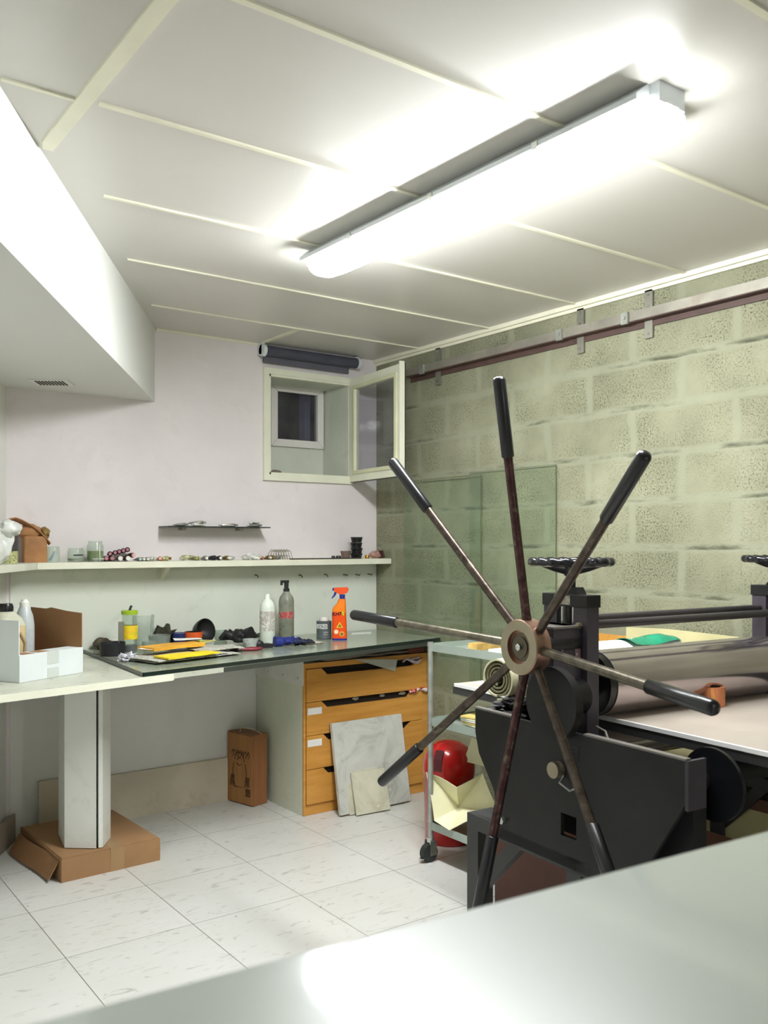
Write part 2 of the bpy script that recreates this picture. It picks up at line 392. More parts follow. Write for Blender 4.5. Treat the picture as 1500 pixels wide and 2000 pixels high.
# ---------------------------------------------------------------- window: niche, little fixed window, open casement
w = bpy.data.objects.new('window_1', None); COL.objects.link(w); w.location = (WX0, 0, WZ0); w['kind'] = 'structure'
def wp(m, name, mt, par=w, **k):
    o = m.obj(name, mt, None, **k); o.parent = par; o.matrix_parent_inverse = M.Translation(-w.location) if par is w else M.Identity(4); return o
W, Hh = WX1-WX0, WZ1-WZ0
ND = 0.28
def L0(m, name, mt, par=w, **k):                     # parts in window-local coordinates
    return m.obj(name, mt, par, **k)
mn = mat('niche_paint', (206, 210, 196), 0.6, var=0.03, scale=4, stain=((176, 172, 150), 8, 0.3))
m = MB()
m.box(0.0005, 0.006, 0.001, ND, 0.0005, Hh-0.0005); m.box(W-0.006, W-0.0005, 0.001, ND, 0.0005, Hh-0.0005)
m.box(0.006, W-0.006, 0.001, ND, 0.0005, 0.006); m.box(0.006, W-0.006, 0.001, ND, Hh-0.006, Hh-0.0005)
# back of the niche around the small window
a0, a1, c0, c1 = -0.545-WX0, -0.25-WX0, 2.005-WZ0, 2.305-WZ0
m.box(-0.02, a0, ND, ND+0.03, -0.02, Hh+0.02); m.box(a1, W+0.02, ND, ND+0.03, -0.02, Hh+0.02)
m.box(a0, a1, ND, ND+0.03, -0.02, c0); m.box(a0, a1, ND, ND+0.03, c1, Hh+0.02)
L0(m, 'niche', mn)
m = MB(); f = 0.034
m.box(-f, 0, -0.018, 0.0, -f, Hh+f); m.box(W, W+0.018, -0.018, 0.0, -f, Hh+f)
m.box(0, W, -0.018, 0.0, -f, 0); m.box(0, W, -0.018, 0.0, Hh, Hh+f)
m.box(-0.0, 0.012, -0.012, 0.02, 0, Hh); m.box(0, W, -0.012, 0.02, Hh-0.012, Hh); m.box(0, W, -0.012, 0.02, 0, 0.012)
L0(m, 'outer_frame', mcream)
m = MB(); g = 0.045
for (x0, x1, z0, z1, poly) in (
    (0, 0, 0, 0, [(a0-g+0.01, c0-g+0.01), (a1+g-0.01, c0-g+0.01), (a1-0.008, c0+0.008), (a0+0.008, c0+0.008)]),
    (0, 0, 0, 0, [(a0-g+0.01, c1+g-0.01), (a1+g-0.01, c1+g-0.01), (a1-0.008, c1-0.008), (a0+0.008, c1-0.008)]),
    (0, 0, 0, 0, [(a0-g+0.01, c0-g+0.01), (a0+0.008, c0+0.008), (a0+0.008, c1-0.008), (a0-g+0.01, c1+g-0.01)]),
    (0, 0, 0, 0, [(a1+g-0.01, c0-g+0.01), (a1-0.008, c0+0.008), (a1-0.008, c1-0.008), (a1+g-0.01, c1+g-0.01)])):
    cx = sum(p[0] for p in poly)/4; cz = sum(p[1] for p in poly)/4
    m.prism([(cx+(p[0]-cx)*0.992, cz+(p[1]-cz)*0.992) for p in poly], ND-0.022, ND, 'xz')
sf = L0(m, 'small_window_frame', mat('pvc_white', (226, 222, 218), 0.35, var=0.02))
L0(MB().box(a0, a1, ND+0.008, ND+0.012, c0, c1), 'pane', mpane, sf)
# light well outside: dark rough walls
mwell = mat('dark_lightwell', (62, 52, 50), 0.95, var=0.3, scale=9)
m = MB(); m.box(-1.3, 0.3, 0.62, 0.7, 1.5, 2.9); m.box(-1.3, 0.6, 0.36, 0.62, 1.45, 1.5)
struct(m.obj('wall_lightwell', mwell))
struct(MB().box(-0.235, -0.195, 0.45, 0.52, 1.5, 2.7).obj('trim_14', mat('lavender_post', (128, 122, 150), 0.7)))
# casement: hinged at the right jamb, swung into the room
ca = bpy.data.objects.new('casement', None); COL.objects.link(ca); ca.parent = w
ca.location = (W+0.005, -0.02, -0.022)
P1 = V((-0.255, -0.60, 0)); P0c = V((WX1+0.005, -0.02, 0)); dd = P1-P0c
ca.rotation_euler = (0, 0, math.atan2(dd.y, dd.x))
CL = dd.length; CH = 0.603
m = MB(); f1 = 0.062
m.box(0, CL, -0.012, 0.012, 0, f1); m.box(0, CL, -0.012, 0.012, CH-f1, CH); m.box(0, f1, -0.012, 0.012, f1, CH-f1); m.box(CL-f1, CL, -0.012, 0.012, f1, CH-f1)
L0(m, 'sash', mcream, ca)
m = MB(); e = 0.02
for s in (-1, 1):
    y0, y1 = (0.012, 0.02) if s > 0 else (-0.02, -0.012)
    m.box(f1-e, CL-f1+e, y0, y1, f1-e, f1); m.box(f1-e, CL-f1+e, y0, y1, CH-f1, CH-f1+e); m.box(f1-e, f1, y0, y1, f1, CH-f1); m.box(CL-f1, CL-f1+e, y0, y1, f1, CH-f1)
L0(m, 'glazing_bead', mat('cream_bead', (212, 212, 178), 0.45), ca)
m = MB(); m.box(-0.004, CL+0.002, 0.012, 0.016, -0.004, 0.004); m.box(-0.004, CL+0.002, 0.012, 0.016, CH-0.004, CH+0.004); m.box(-0.004, 0.004, 0.012, 0.016, 0, CH); m.box(CL-0.004, CL+0.003, 0.012, 0.016, 0, CH)
L0(m, 'gasket', mblackpl, ca)
L0(MB().box(CL+0.003, CL+0.012, -0.026, 0.004, 0.0, CH+0.01), 'edge_strip', mcream, ca)
L0(MB().box(f1, CL-f1, -0.002, 0.002, f1, CH-f1), 'pane', mpane, ca)
for z in (0.09, CH-0.13):
    m = MB(); m.box(-0.012, 0.016, 0.014, 0.03, z-0.028, z+0.028); m.box(-0.05, 0.0, 0.016, 0.028, z-0.01, z+0.01); m.cyl((-0.03, 0.02, z-0.018), (-0.03, 0.02, z+0.018), 0.006)
    L0(m, 'hinge', mat('dark_hinge_metal', (78, 72, 60), 0.4, metal=0.7), ca)
# small red and black latch left at the niche jamb
o = root('latch_stub', 'small red and black bolt stub at the lower left of the window niche', 'latch', (WX0+0.02, 0.03, WZ0+0.0125))
MB().cyl((0, 0, 0.0), (0, 0, 0.045), 0.006).obj('peg', mred, o, 40); MB().cyl((0, 0, 0.045), (0, 0, 0.085), 0.005, 0.003).obj('tip', mblackpl, o, 40)
o = MB().blob((0, 0, 0.006), (0.035, 0.012, 0.01), 2, 0.5, 3, 4, flat=0.0).obj('debris', mat('grey_dust', (120, 112, 96), 0.9), None, 30, loc=(WX0+0.07, 0.03, WZ0+0.0125))
tag(o, 'little heap of grey dust on the sill of the window niche', 'dust')

# roller blind above the window
b0, b1 = -0.80, -0.175
o = root('roller_blind', 'rolled-up slate grey roller blind mounted above the window niche', 'blind', (b0, -0.05, 2.452))
LB = b1-b0
MB().cyl((0.012, 0, 0), (LB-0.008, 0, 0), 0.03, n=24).obj('roll', mblind, o, 40)
MB().prism([(-0.034, -0.012), (-0.026, -0.050), (-0.020, -0.050), (-0.026, -0.008)], 0.012, LB-0.05, 'yz', T(0, 0.05, -0.008)@RZ(0)).box(0.012, LB-0.05, 0.015, 0.024, -0.062, -0.02).obj('fabric_flap', mat('slate_blind_light', (94, 94, 104), 0.8), o)
for x in (-0.012, LB-0.008):
    q = MB().cyl((x, 0, 0), (x+0.02, 0, 0), 0.033, n=24); q.box(x, x+0.02, 0.0, 0.05, -0.02, 0.04); q.obj('end_bracket', mlampw, o, 40)
# vent grille under the soffit
vo_ = V((-2.0, -0.27, 2.12))
o = root('vent_grille', 'small white louvred vent grille set in the underside of the boxed duct', 'vent', vo_, math.atan2(-LD.y, -LD.x)-R(90)+R(0))
MB().box(-0.085, 0.085, -0.075, 0.075, -0.005, 0).obj('frame', mwhitepl, o)
m = MB()
for k in range(9): m.box(-0.062+k*0.0145, -0.055+k*0.0145, -0.05, 0.05, -0.0075, -0.005)
m.obj('louvres', mat('vent_slot', (58, 46, 34), 0.7), o)

# ---------------------------------------------------------------- ceiling lamp, plus an added unseen one
def lamp(x, ya, yb, lab, rz=0.0):
    L = abs(yb-ya); o = root('fluorescent_lamp', lab, 'ceiling lamp', (x, (ya+yb)/2, ZT), rz, 'fluorescent battens on the ceiling')
    h = L/2
    m = MB(); m.prism([(-0.055, 0), (-0.098, -0.034), (-0.098, -0.048), (0.098, -0.048), (0.098, -0.034), (0.055, 0)], -h+0.03, h-0.03, 'xz')
    m.obj('tray', mlampw, o)
    n = 14; m = MB(); rings = []
    ys = [(-h+0.00, 0.35), (-h+0.015, 0.7), (-h+0.05, 0.93), (-h+0.12, 1), (h-0.12, 1), (h-0.05, 0.93), (h-0.015, 0.7), (h, 0.35)]
    for y, k in ys:
        rings.append([m.b.verts.new((0.072*k*cos(pi*j/n), y, -0.048-0.052*k*sin(pi*j/n)**0.8)) for j in range(n+1)])
    for a, c in zip(rings, rings[1:]):
        for j in range(n): m.b.faces.new((a[j], a[j+1], c[j+1], c[j]))
        m.b.faces.new((a[0], c[0], c[n], a[n]))
    m.b.faces.new(rings[0]); m.b.faces.new(rings[-1][::-1])
    m.obj('diffuser', mlamp, o, 60)
    for s in (-1, 1):
        MB().box(-0.05, 0.05, s*h-0.03 if s > 0 else s*h, s*h if s > 0 else s*h+0.03, -0.05, -0.0).obj('end_cap', mlampw, o)
    for y in (-h*0.55, 0, h*0.55):
        for s in (-1, 1): MB().box(s*0.099-0.003, s*0.099+0.003, y-0.01, y+0.01, -0.056, -0.034).obj('clip', mchrome, o)
lamp(-1.345, -3.10, -1.50, 'long lit white fluorescent batten on the ceiling in front of the window wall', R(0.5))
lamp(-1.7, -9.4, -7.8, 'lit fluorescent batten added out of view on the ceiling behind the camera')  # unseen second lamp, added to light the room from behind the camera

# ---------------------------------------------------------------- rail on the block wall
o = root('wall_rail', 'long steel angle rail bolted high along the concrete block wall', 'rail', (0, 0, 2.34))
mrail = mat('rail_steel_worn', (150, 146, 134), 0.5, metal=0.5, var=0.1, scale=7, stain=((112, 88, 76), 3, 0.6))
mrail2 = mat('rail_primer_maroon', (82, 62, 56), 0.6, var=0.1, scale=9)
MB().box(-0.045, -0.04, -5.2, -0.35, 0.005, 0.045).obj('front_web', mrail, o)
MB().box(-0.045, -0.004, -5.2, -0.35, 0.0, 0.005).box(-0.008, -0.004, -5.2, -0.35, -0.026, 0.0).obj('lower_flange', mrail2, o)
for y in (-0.60, -1.63, -2.01, -3.0, -4.1):
    q = MB().box(-0.012, -0.001, y-0.02, y+0.02, -0.075, 0.13).obj('bracket', mat('bracket_steel', (138, 136, 124), 0.5, metal=0.5), o)
    MB().box(-0.058, -0.046, y+0.075, y+0.11, -0.005, 0.045).cyl((-0.064, y+0.092, 0.022), (-0.058, y+0.092, 0.022), 0.008, n=8).obj('clamp', mgalv, o)
    for z in (-0.055, 0.06, 0.11): MB().cyl((-0.016, y, z), (-0.012, y, z), 0.006, n=8).obj('bolt_head', mchrome, q)
# glass sheets against the wall
def glass_sheet(y0, y1, z0, z1, x, lab):
    o = root('glass_sheet', lab, 'glass sheet', (x, (y0+y1)/2, z0))
    h = (y1-y0)/2
    MB().box(-0.002, 0.002, -h, h, 0, z1-z0).obj('pane', mglg, o)
    e = 0.0025; m = MB(); m.box(-0.0025, 0.0025, -h-e, -h, 0, z1-z0); m.box(-0.0025, 0.0025, -h, h, z1-z0, z1-z0+0.002)
    m.obj('polished_edge', mat('glass_edge_olive', (92, 100, 70), 0.3), o)
glass_sheet(-1.478, -0.865, 0.60, 1.762, -0.012, 'large greenish glass sheet standing against the block wall behind the star wheel')
glass_sheet(-0.96, -0.30, 0.60, 1.745, -0.020, 'second glass sheet on the block wall, nearer the open window casement')

# ---------------------------------------------------------------- shelf along back wall with wing on the left wall
SZ = 1.30; ST = 0.031
IC = V((-2.034, -0.165, 0))                         # inner corner of its front edge
w0 = LW+LD*1.1
o = root('wall_shelf', 'long off-white wall shelf running the back wall and turning the left corner', 'shelf', (0, 0, SZ))
MB().prism([(-0.01, -0.165), (IC.x, -0.165), (LW.x+LD.x*0.02+0.01, -0.005), (-0.01, -0.005)], -ST, 0).obj('board', mcream, o)
we = IC+LD*0.95
MB().prism([(IC.x-0.002, IC.y), (we.x, we.y), (we.x+LN.x*0.16, we.y+LN.y*0.16), (LW.x+LD.x*0.03, LD.y*0.03)], -ST, 0).obj('wing_board', mat('cream_wing', (214, 214, 198), 0.45), o)
bx = ony(330, 1110, -0.1).x
for x in (bx,):
    MB().prism([(-0.004, -ST), (-0.10, -ST), (-0.004, -0.10)], x-0.012, x+0.012, 'yz').obj('bracket', mcream, o)
# small glass shelf above
g0, g1 = -1.385, -0.80
o = root('glass_shelf', 'short dark-edged glass shelf above the long shelf, littered with metal tubes', 'shelf', (g0, 0, 1.472))
MB().box(0, g1-g0, -0.13, -0.002, 0, 0.006).obj('glass_board', mgedge, o)
for x in (0.12, 0.45):
    MB().box(x-0.012, x+0.012, -0.05, -0.002, -0.014, -0.001).obj('support', mgalv, o)
# laminate panel under the shelf
struct(MB().box(-2.115, -0.006, -0.006, 0, 0.86, SZ-ST).obj('trim_15', mpanel))
for i, (px, py) in enumerate([(498, 1123), (584, 1123), (634, 1122), (671, 1122), (695, 1122), (719, 1121)]):
    P = ony(px, py, -0.008); nm = ['first', 'second', 'third', 'fourth', 'fifth', 'last'][i]
    q = MB().tube([(0, 0.002, 0), (0, -0.018, 0), (0.004, -0.026, -0.006), (0.008, -0.022, -0.014) if i < 3 else (0.014, -0.024, 0.0)], 0.003, 8)
    tag(q.obj('cup_hook', mat('dark_screw', (88, 70, 58), 0.5, metal=0.6), None, 40, loc=P), 'tiny screw hook in the white panel under the shelf, %s from the left' % nm, 'hook', 'screw hooks under the long shelf')

# ---------------------------------------------------------------- workbench
BZ = 0.853
wb = root('worktop', 'long worn greyish worktop along the back wall under the shelf', 'worktop', (0, 0, BZ))
FR = lambda x: -0.64-(x+0.11)*(-0.438/2.295)*(-1)*1.0   # front edge line
def fy(x): return -0.636 + (x+0.11)*(0.438/2.295)
xl = -2.72
MB().prism([(-1.70, fy(-1.70)), (-1.70, -0.008), (LW.x+0.012, -0.008), (-2.77, -1.12), (-2.76, fy(-2.76)-0.0)], -0.028, 0).obj('left_board', mbench, wb)
m = MB(); m.prism([(-1.70, fy(-1.70)), (-2.76, fy(-2.76)), (-2.76, fy(-2.76)-0.004), (-1.70, fy(-1.70)-0.004)], -0.028, -0.001)
m.obj('front_edging', mcream, wb)
MB().prism([(-0.004, fy(0)), (-0.004, -0.008), (-1.70, -0.008), (-1.70, fy(-1.70))], -0.021, 0).obj('right_board', mbench, wb)
m = MB(); m.prism([(-0.004, fy(0)), (-1.45, fy(-1.45)), (-1.45, fy(-1.45)-0.004), (-0.004, fy(0)-0.004)], -0.021, 0.0)
m.obj('dark_front_edging', mat('dark_grey_edging', (64, 68, 60), 0.45), wb)
gp = root('glass_plate', 'large dark-edged glass plate lying on the right part of the worktop', 'glass plate', (0, 0, BZ+0.0005))
MB().prism([(-0.012, fy(0)-0.002), (-0.012, -0.02), (-1.775, -0.02), (-1.835, fy(-1.83)+0.01)], 0, 0.016).obj('plate', mgtop, gp)
MB().prism([(-0.012, fy(0)-0.006), (-0.012, fy(0)-0.002), (-1.835, fy(-1.83)+0.01), (-1.835, fy(-1.83)+0.006)], 0.0, 0.0165).prism([(-1.775, -0.02), (-1.779, -0.02), (-1.839, fy(-1.83)+0.008), (-1.835, fy(-1.83)+0.01)], 0, 0.0165).obj('edge', mgedge, gp)
GZ = BZ+0.017                                        # top of the plate
# pedestal under the worktop
cA = onz(127, 1656, 0.1); 
o = root('bench_pedestal', 'tall white laminate pedestal with a chamfered side holding up the worktop', 'pedestal', (0, 0, 0.102))
ch = BZ-0.028-0.103
p = [onz(126, 1656, 0.102), onz(188, 1657, 0.102), onz(193, 1656, 0.102), onz(216, 1636, 0.102)]
back = V((0.11, 0.20, 0))
MB().prism([(p[0].x, p[0].y), (p[1].x, p[1].y), (p[1].x+back.x*0.6, p[1].y+back.y*0.9), (p[0].x+back.x*0.3, p[0].y+back.y)], 0, ch).obj('front_panel', mwhitepl, o)
MB().prism([(p[2].x-0.001, p[2].y), (p[2].x+0.016, p[2].y-0.002), (p[3].x, p[3].y), (p[3].x+0.01, p[3].y+0.12), (p[2].x+0.03, p[2].y+0.16)], 0, ch).obj('side_panel', mwhitepl, o)
# flat cardboard carton under the pedestal
c0_ = onz(120, 1725, 0); c1_ = onz(313, 1680, 0)
e1 = (c1_-c0_); wbx = e1.length; e1.normalize(); e2 = V((-e1.y, e1.x, 0))
bd = 0.55
o = root('cardboard_carton', 'flat brown cardboard carton on the floor beneath the white pedestal', 'cardboard box', c0_, math.atan2(e1.y, e1.x))
MB().box(0, wbx, 0, bd, 0.0, 0.094).obj('body', mcard, o)
MB().box(0.004, wbx-0.004, 0.006, bd-0.02, 0.094, 0.0985).obj('lid', mcard, o)
MB().box(wbx*0.48, wbx*0.62, -0.0012, bd*0.9, 0.0985, 0.0995).box(wbx*0.48, wbx*0.62, -0.0015, 0, 0.0, 0.0995).obj('tape', mtapec, o)
MB().sheet(0.46, 0.11, 8, 3, lambda x, y: (-0.012-0.045*(y/0.11+0.5)-0.012*sin(x*9), x+0.26, 0.010+0.075*(0.5-y/0.11)), 0.004).obj('loose_flap', mcardin, o)

# left background bits under the bench
o = root('wall_offcut', 'beige board offcut leaning on the back wall left of the pedestal', 'board', (-1.99, -0.02, 0.001), 0)
MB().box(0, 0.26, -0.012, 0.0, 0, 0.255, RX(R(-1))).obj('panel', mbase, o)

# drawer unit
CX0, CX1, CY = -0.82, -0.012, -0.51
dr = root('drawer_cabinet', 'wide plan cabinet with orange wood drawer fronts and pale side under the worktop', 'drawer cabinet', (CX0, CY, 0))
Wc = CX1-CX0
MB().box(0, 0.018, 0.01, 0.495, 0.001, 0.768).box(Wc-0.018, Wc, 0.01, 0.495, 0.001, 0.768).box(0.018, Wc-0.018, 0.48, 0.495, 0.001, 0.768).box(0.018, Wc-0.018, 0.01, 0.48, 0.758, 0.768).box(0.018, Wc-0.018, 0.01, 0.48, 0.05, 0.06).obj('carcass', mat('pale_green_white_panel', (212, 216, 196), 0.45, var=0.02, stain=((180, 176, 150), 9, 0.3)), dr)
MB().box(0, 0.012, 0, 0.01, 0.001, 0.776).box(Wc-0.04, Wc, 0, 0.01, 0.001, 0.776).box(0.012, Wc-0.04, 0.0, 0.01, 0.75, 0.776).obj('face_frame', morange, dr)
MB().box(0.012, Wc-0.04, 0.004, 0.02, 0.001, 0.053).obj('plinth', morange, dr)
zs = [0.748, 0.578, 0.408, 0.235, 0.056]
x0, x1 = 0.015, Wc-0.043
for i in range(4):
    zt, zb = zs[i]-0.0015, zs[i+1]+0.0015
    xa, xb = 0.115, Wc-0.12
    d_ = 0.034
    if i < 2: xa, xb = 0.105, Wc-0.075 if i == 0 else Wc-0.11
    dw = MB().prism([(x0, zb), (x1, zb), (x1, zt), (xb, zt), (xb-0.035, zt-d_), (xa+0.035, zt-d_), (xa, zt), (x0, zt)], -0.006, 0.012, 'xz').obj('drawer', morange, dr)
    MB().box(x0+0.01, x1-0.01, 0.014, 0.02, zb+0.01, zt).obj('slot_shade_panel', mdark, dw)  # dark panel paints the shade inside the drawer slot
    if i in (1, 2):
        MB().box(0.02, 0.105, -0.0075, -0.006, zt-0.062 if i == 1 else zt-0.055, zt-0.028 if i == 1 else zt-0.02).obj('label_card', mpaperw, dw)
# side cleat board
MB().box(-0.004, 0.0, 0.0, 0.56, 0.665, 0.80).obj('side_cleat', mat('cleat_white', (220, 222, 212), 0.45), dr)
dr.children[-1].matrix_local = T(0, 0.0, 0)
for y in (0.05, 0.2, 0.36):
    MB().cyl((-0.007, y, 0.70), (-0.004, y, 0.70), 0.004, n=8).obj('screw', mgalv, dr)
# papers lying on top of the cabinet, under the worktop
rnd = random.Random(4)
def paper(name, c, w, d, rz, z, mt, lab, cat='paper', wr=0.004, group=None, droop=None, th=0.0012, seed=0):
    def fz(x, y):
        zz = wr*(NZ.noise(V((x*9+seed, y*9, seed*1.7)))+1.0)
        if droop: 
            k = max(0, -(y)-droop[0]); zz -= k*droop[1]; 
        return (x, y, zz)
    o = MB().sheet(w, d, 14, 10, fz, th).obj(name, mt, None, 50, loc=(c[0], c[1], z+th), rz=rz)
    return tag(o, lab, cat, group)
mnews = m_label('newsprint', [(206, 204, 190), (150, 150, 138), (214, 212, 200), (96, 96, 90), (210, 208, 194)], 0.8, 55, (1, 3, 1))
paper('paper_folder', (-0.40, -0.30, 0), 0.62, 0.40, 0.05, 0.778, mat('mauve_grey_paper', (132, 122, 112), 0.8), 'flat mauve grey folder of papers stuffed between cabinet top and worktop', 'folder', 0.006, th=0.010)
o = MB().prism([(-0.18, 0.0), (0.10, -0.02), (0.085, -0.085)], -0.0015, 0.0, 'xz').obj('paper_sheet', mat('grey_blue_paper', (186, 190, 180), 0.6), None, loc=(-0.335, -0.524, 0.778)); tag(o, 'triangular corner of pale paper hanging over the top orange drawer', 'paper')
paper('magazine', (-0.30, -0.42, 0), 0.20, 0.16, 0.4, 0.812, m_label('magazine_print', [(74, 66, 60), (150, 90, 80), (190, 186, 176), (60, 60, 70)], 0.4, 30), 'dark crumpled magazine poking out above the top drawer', 'magazine', 0.006)
o = MB().box(0, 0.11, -0.05, 0.05, 0, 0.028).obj('book', mat('brick_red_cover', (118, 64, 50), 0.6), None, loc=(-0.13, -0.44, 0.778)); tag(o, 'small dark red book on the cabinet top at its right end', 'book')
def rag_tube(name, pts, r, mt, lab, cat):
    return tag(MB().tube(pts, r, 8).obj(name, mt, None, 60), lab, cat)
mlil = mat('lilac_cloth', (190, 176, 192), 0.9, var=0.1, scale=30)
P = lambda px, py, Y=-0.522: ony(px, py, Y)
rag_tube('cloth_strip', [P(787, 1293), P(794, 1286), P(806, 1292), P(815, 1294), P(822, 1288), P(818, 1284), P(800, 1289)], [0.005, 0.008, 0.009, 0.009, 0.007, 0.006, 0.004], mlil, 'twisted lilac cloth strip hanging in the top drawer slot', 'cloth')
rag_tube('striped_bag', [P(800, 1351), P(810, 1350), P(818, 1345), P(828, 1346), P(838, 1350)], [0.010, 0.012, 0.006, 0.012, 0.010], m_label('red_white_plastic', [(180, 40, 36), (230, 224, 220), (225, 220, 216)], 0.4, 34), 'red and white plastic bag end sticking out of the second drawer', 'bag')
for px, w_, i in ((693, 15, 0), (745, 12, 1), (785, 16, 2)):
    q = P(px, 1364-(px-690)*0.11, -0.497)
    o = MB().blob((0, 0, 0), (w_*0.0028*0.5, 0.004, 0.009), 2, 0.5, 3, i+2).obj('paint_tube_end', mgalv, None, 40, loc=(q.x, -0.503, q.z)); tag(o, ['crumpled grey tube end seen in the second drawer slot, left one', 'crumpled grey tube end seen in the second drawer slot, middle one', 'crumpled grey tube end seen in the second drawer slot, right one'][i], 'tube', 'tubes in the drawer slot')
# wooden wine-type box
q0 = onz(443, 1563, 0); q1 = onz(493, 1577, 0); q2 = onz(526, 1571, 0)
ax = (q1-q0); ang = math.atan2(ax.y, ax.x); fw = ax.length
o = root('wooden_box', 'upright brown wooden case with a printed drawing, standing left of the drawer cabinet', 'wooden box', (q0.x, q0.y-0.0, 0.001), ang)
sd = 0.105; hb = 0.375
mwb = m_slotwood('brown_wood_case', (150, 104, 58), (176, 126, 74), 0.5, 'z'); mwb2 = m_slotwood('brown_wood_case_side', (136, 88, 52), (158, 106, 66), 0.5, 'z')
MB().box(0.0, fw, 0.006, sd, 0.0, hb, bev=0.003).obj('case', mwb2, o)
MB().box(0.006, fw-0.006, 0.0, 0.006, 0.006, hb-0.006).obj('sliding_front', mwb, o)
m = MB(); rr = random.Random(9)
def stroke(pts, r=0.0016): m.tube([(x*fw, -0.0012, z*hb) for x, z in pts], r, 6)
for k in range(7):
    x = 0.2+0.6*k/6; stroke([(x, 0.70+0.03*(k % 2)), (x+0.05, 0.76), (x+0.09, 0.71), (x+0.04, 0.66)])
stroke([(0.32, 0.62), (0.36, 0.70), (0.5, 0.735), (0.64, 0.70), (0.70, 0.60)]); stroke([(0.28, 0.58), (0.24, 0.45), (0.3, 0.3), (0.34, 0.22)]); stroke([(0.72, 0.58), (0.78, 0.45), (0.72, 0.3), (0.68, 0.24)])
stroke([(0.42, 0.62), (0.5, 0.66), (0.58, 0.62), (0.5, 0.58), (0.42, 0.62)], 0.0022); stroke([(0.40, 0.57), (0.5, 0.54), (0.6, 0.57)])
for k in range(4): stroke([(0.16+k*0.04, 0.26), (0.17+k*0.04, 0.34), (0.2+k*0.03, 0.40)]); stroke([(0.76+k*0.04, 0.26), (0.78+k*0.03, 0.34), (0.76+k*0.04, 0.40)])
stroke([(0.14, 0.25), (0.4, 0.235), (0.6, 0.24)], 0.0014)
for k in range(4): m.box((0.74)*fw, (0.92)*fw, -0.0015, 0.0, (0.13+k*0.028)*hb, (0.147+k*0.028)*hb)
m.obj('burned_drawing', mat('burnt_ink', (66, 42, 26), 0.8), o)
MB().tube([(fw*0.35, 0.03, hb), (fw*0.38, 0.03, hb+0.02), (fw*0.7, 0.05, hb+0.024), (fw*0.95, 0.06, hb+0.008), (fw*0.98, 0.07, hb)], 0.0025, 8).obj('string_handle', mat('pale_string', (196, 188, 160), 0.9), o, 60)

# slabs leaning on the drawers
def slab(name, bl, br_, H, th, mt, lab, topY=-0.53, cat='slab', up=None):
    ax = (br_-bl); w_ = ax.length; an = math.atan2(ax.y, ax.x)
    o = MB().box(0, w_, -th, 0, 0, H, bev=0.0015).obj(name, mt, None, loc=(bl.x, bl.y, 0.001+th*0.2))
    lean = math.asin(min(0.9, (topY-(bl.y+br_.y)/2)/H))
    o.rotation_euler = (-lean, 0, an); return tag(o, lab, cat)
mm1 = m_marble('pale_grey_marble', (206, 207, 198), (170, 172, 160), 5)
mm2 = m_marble('cream_stone', (212, 210, 186), (188, 184, 158), 4)
slab('marble_slab', V((-0.674, -0.612, 0)), V((-0.222, -0.606, 0)), 0.462, 0.022, mm1, 'large pale grey marble slab leaning against the orange drawers', -0.525)
slab('stone_tile', V((-0.600, -0.660, 0)), V((-0.398, -0.674, 0)), 0.212, 0.012, mm2, 'front cream stone tile of the pair leaning on the marble slab', -0.607)
slab('stone_tile', V((-0.622, -0.632, 0)), V((-0.425, -0.640, 0)), 0.214, 0.008, mm2, 'rear cream stone tile just showing its edge behind the front cream tile', -0.588)

# ---------------------------------------------------------------- things on the bench
bz = BZ+0.001
# open white carton with bottles
c0_ = onz(38, 1334, bz); c1_ = onz(162, 1313, bz); e1 = (c1_-c0_); cw = e1.length
CR = math.atan2(e1.y, e1.x)+0.0
o = root('open_carton', 'white cut-open carton holding bottles on the left end of the worktop', 'cardboard box', (c0_.x, c0_.y, bz), CR)
cdp = 0.30; t_ = 0.004
def two_layer(lab, fn):
    fn(lab)
q = MB().box(0, cw, 0, t_, 0, 0.105).obj('front_wall', mwcard, o)
MB().box(0.0, t_, t_, cdp, 0, 0.238).obj('left_wall', mwcard, o)
MB().prism([(t_, 0), (cdp, 0), (cdp, 0.262), (cdp*0.7, 0.258), (cdp*0.6, 0.264), (cdp*0.3, 0.252), (t_, 0.246)], cw-t_, cw, 'yz').obj('right_wall', mcardin, o)
MB().box(t_, cw-t_, cdp-t_, cdp, 0, 0.20).obj('back_wall', mcardin, o)
MB().box(t_, cw-t_, t_, cdp-t_, 0, 0.004).obj('base', mcardin, o)
q = MB().box(t_, cw-t_, t_, 0.085, 0.100, 0.104).obj('folded_flap', mwcard, o)
MB().box(0.03, 0.085, 0.012, 0.07, 0.104, 0.105).box(0.11, 0.165, 0.02, 0.075, 0.104, 0.105).obj('brown_cutouts', mcard, q)
MB().box(cw*0.42, cw*0.60, -0.001, 0, 0.0, 0.04).box(cw*0.42, cw*0.60, -0.001, 0, 0.055, 0.105).obj('tape', mtapew, o)
def on_carton(u, v): 
    return V((c0_.x, c0_.y, 0))+V((cos(CR), sin(CR), 0))*u+V((-sin(CR), cos(CR), 0))*v
def bottle(name, lab, cat, loc, prof, mt, cap=None, mcap=None, rz=0, extra=None, group=None, capname='cap'):
    o = root(name, lab, cat, loc, rz, group)
    b_ = MB().lathe(prof).obj('body', mt, o, 50)
    if cap: MB().lathe(cap).obj(capname, mcap, o, 40)
    if extra: extra(o)
    return o
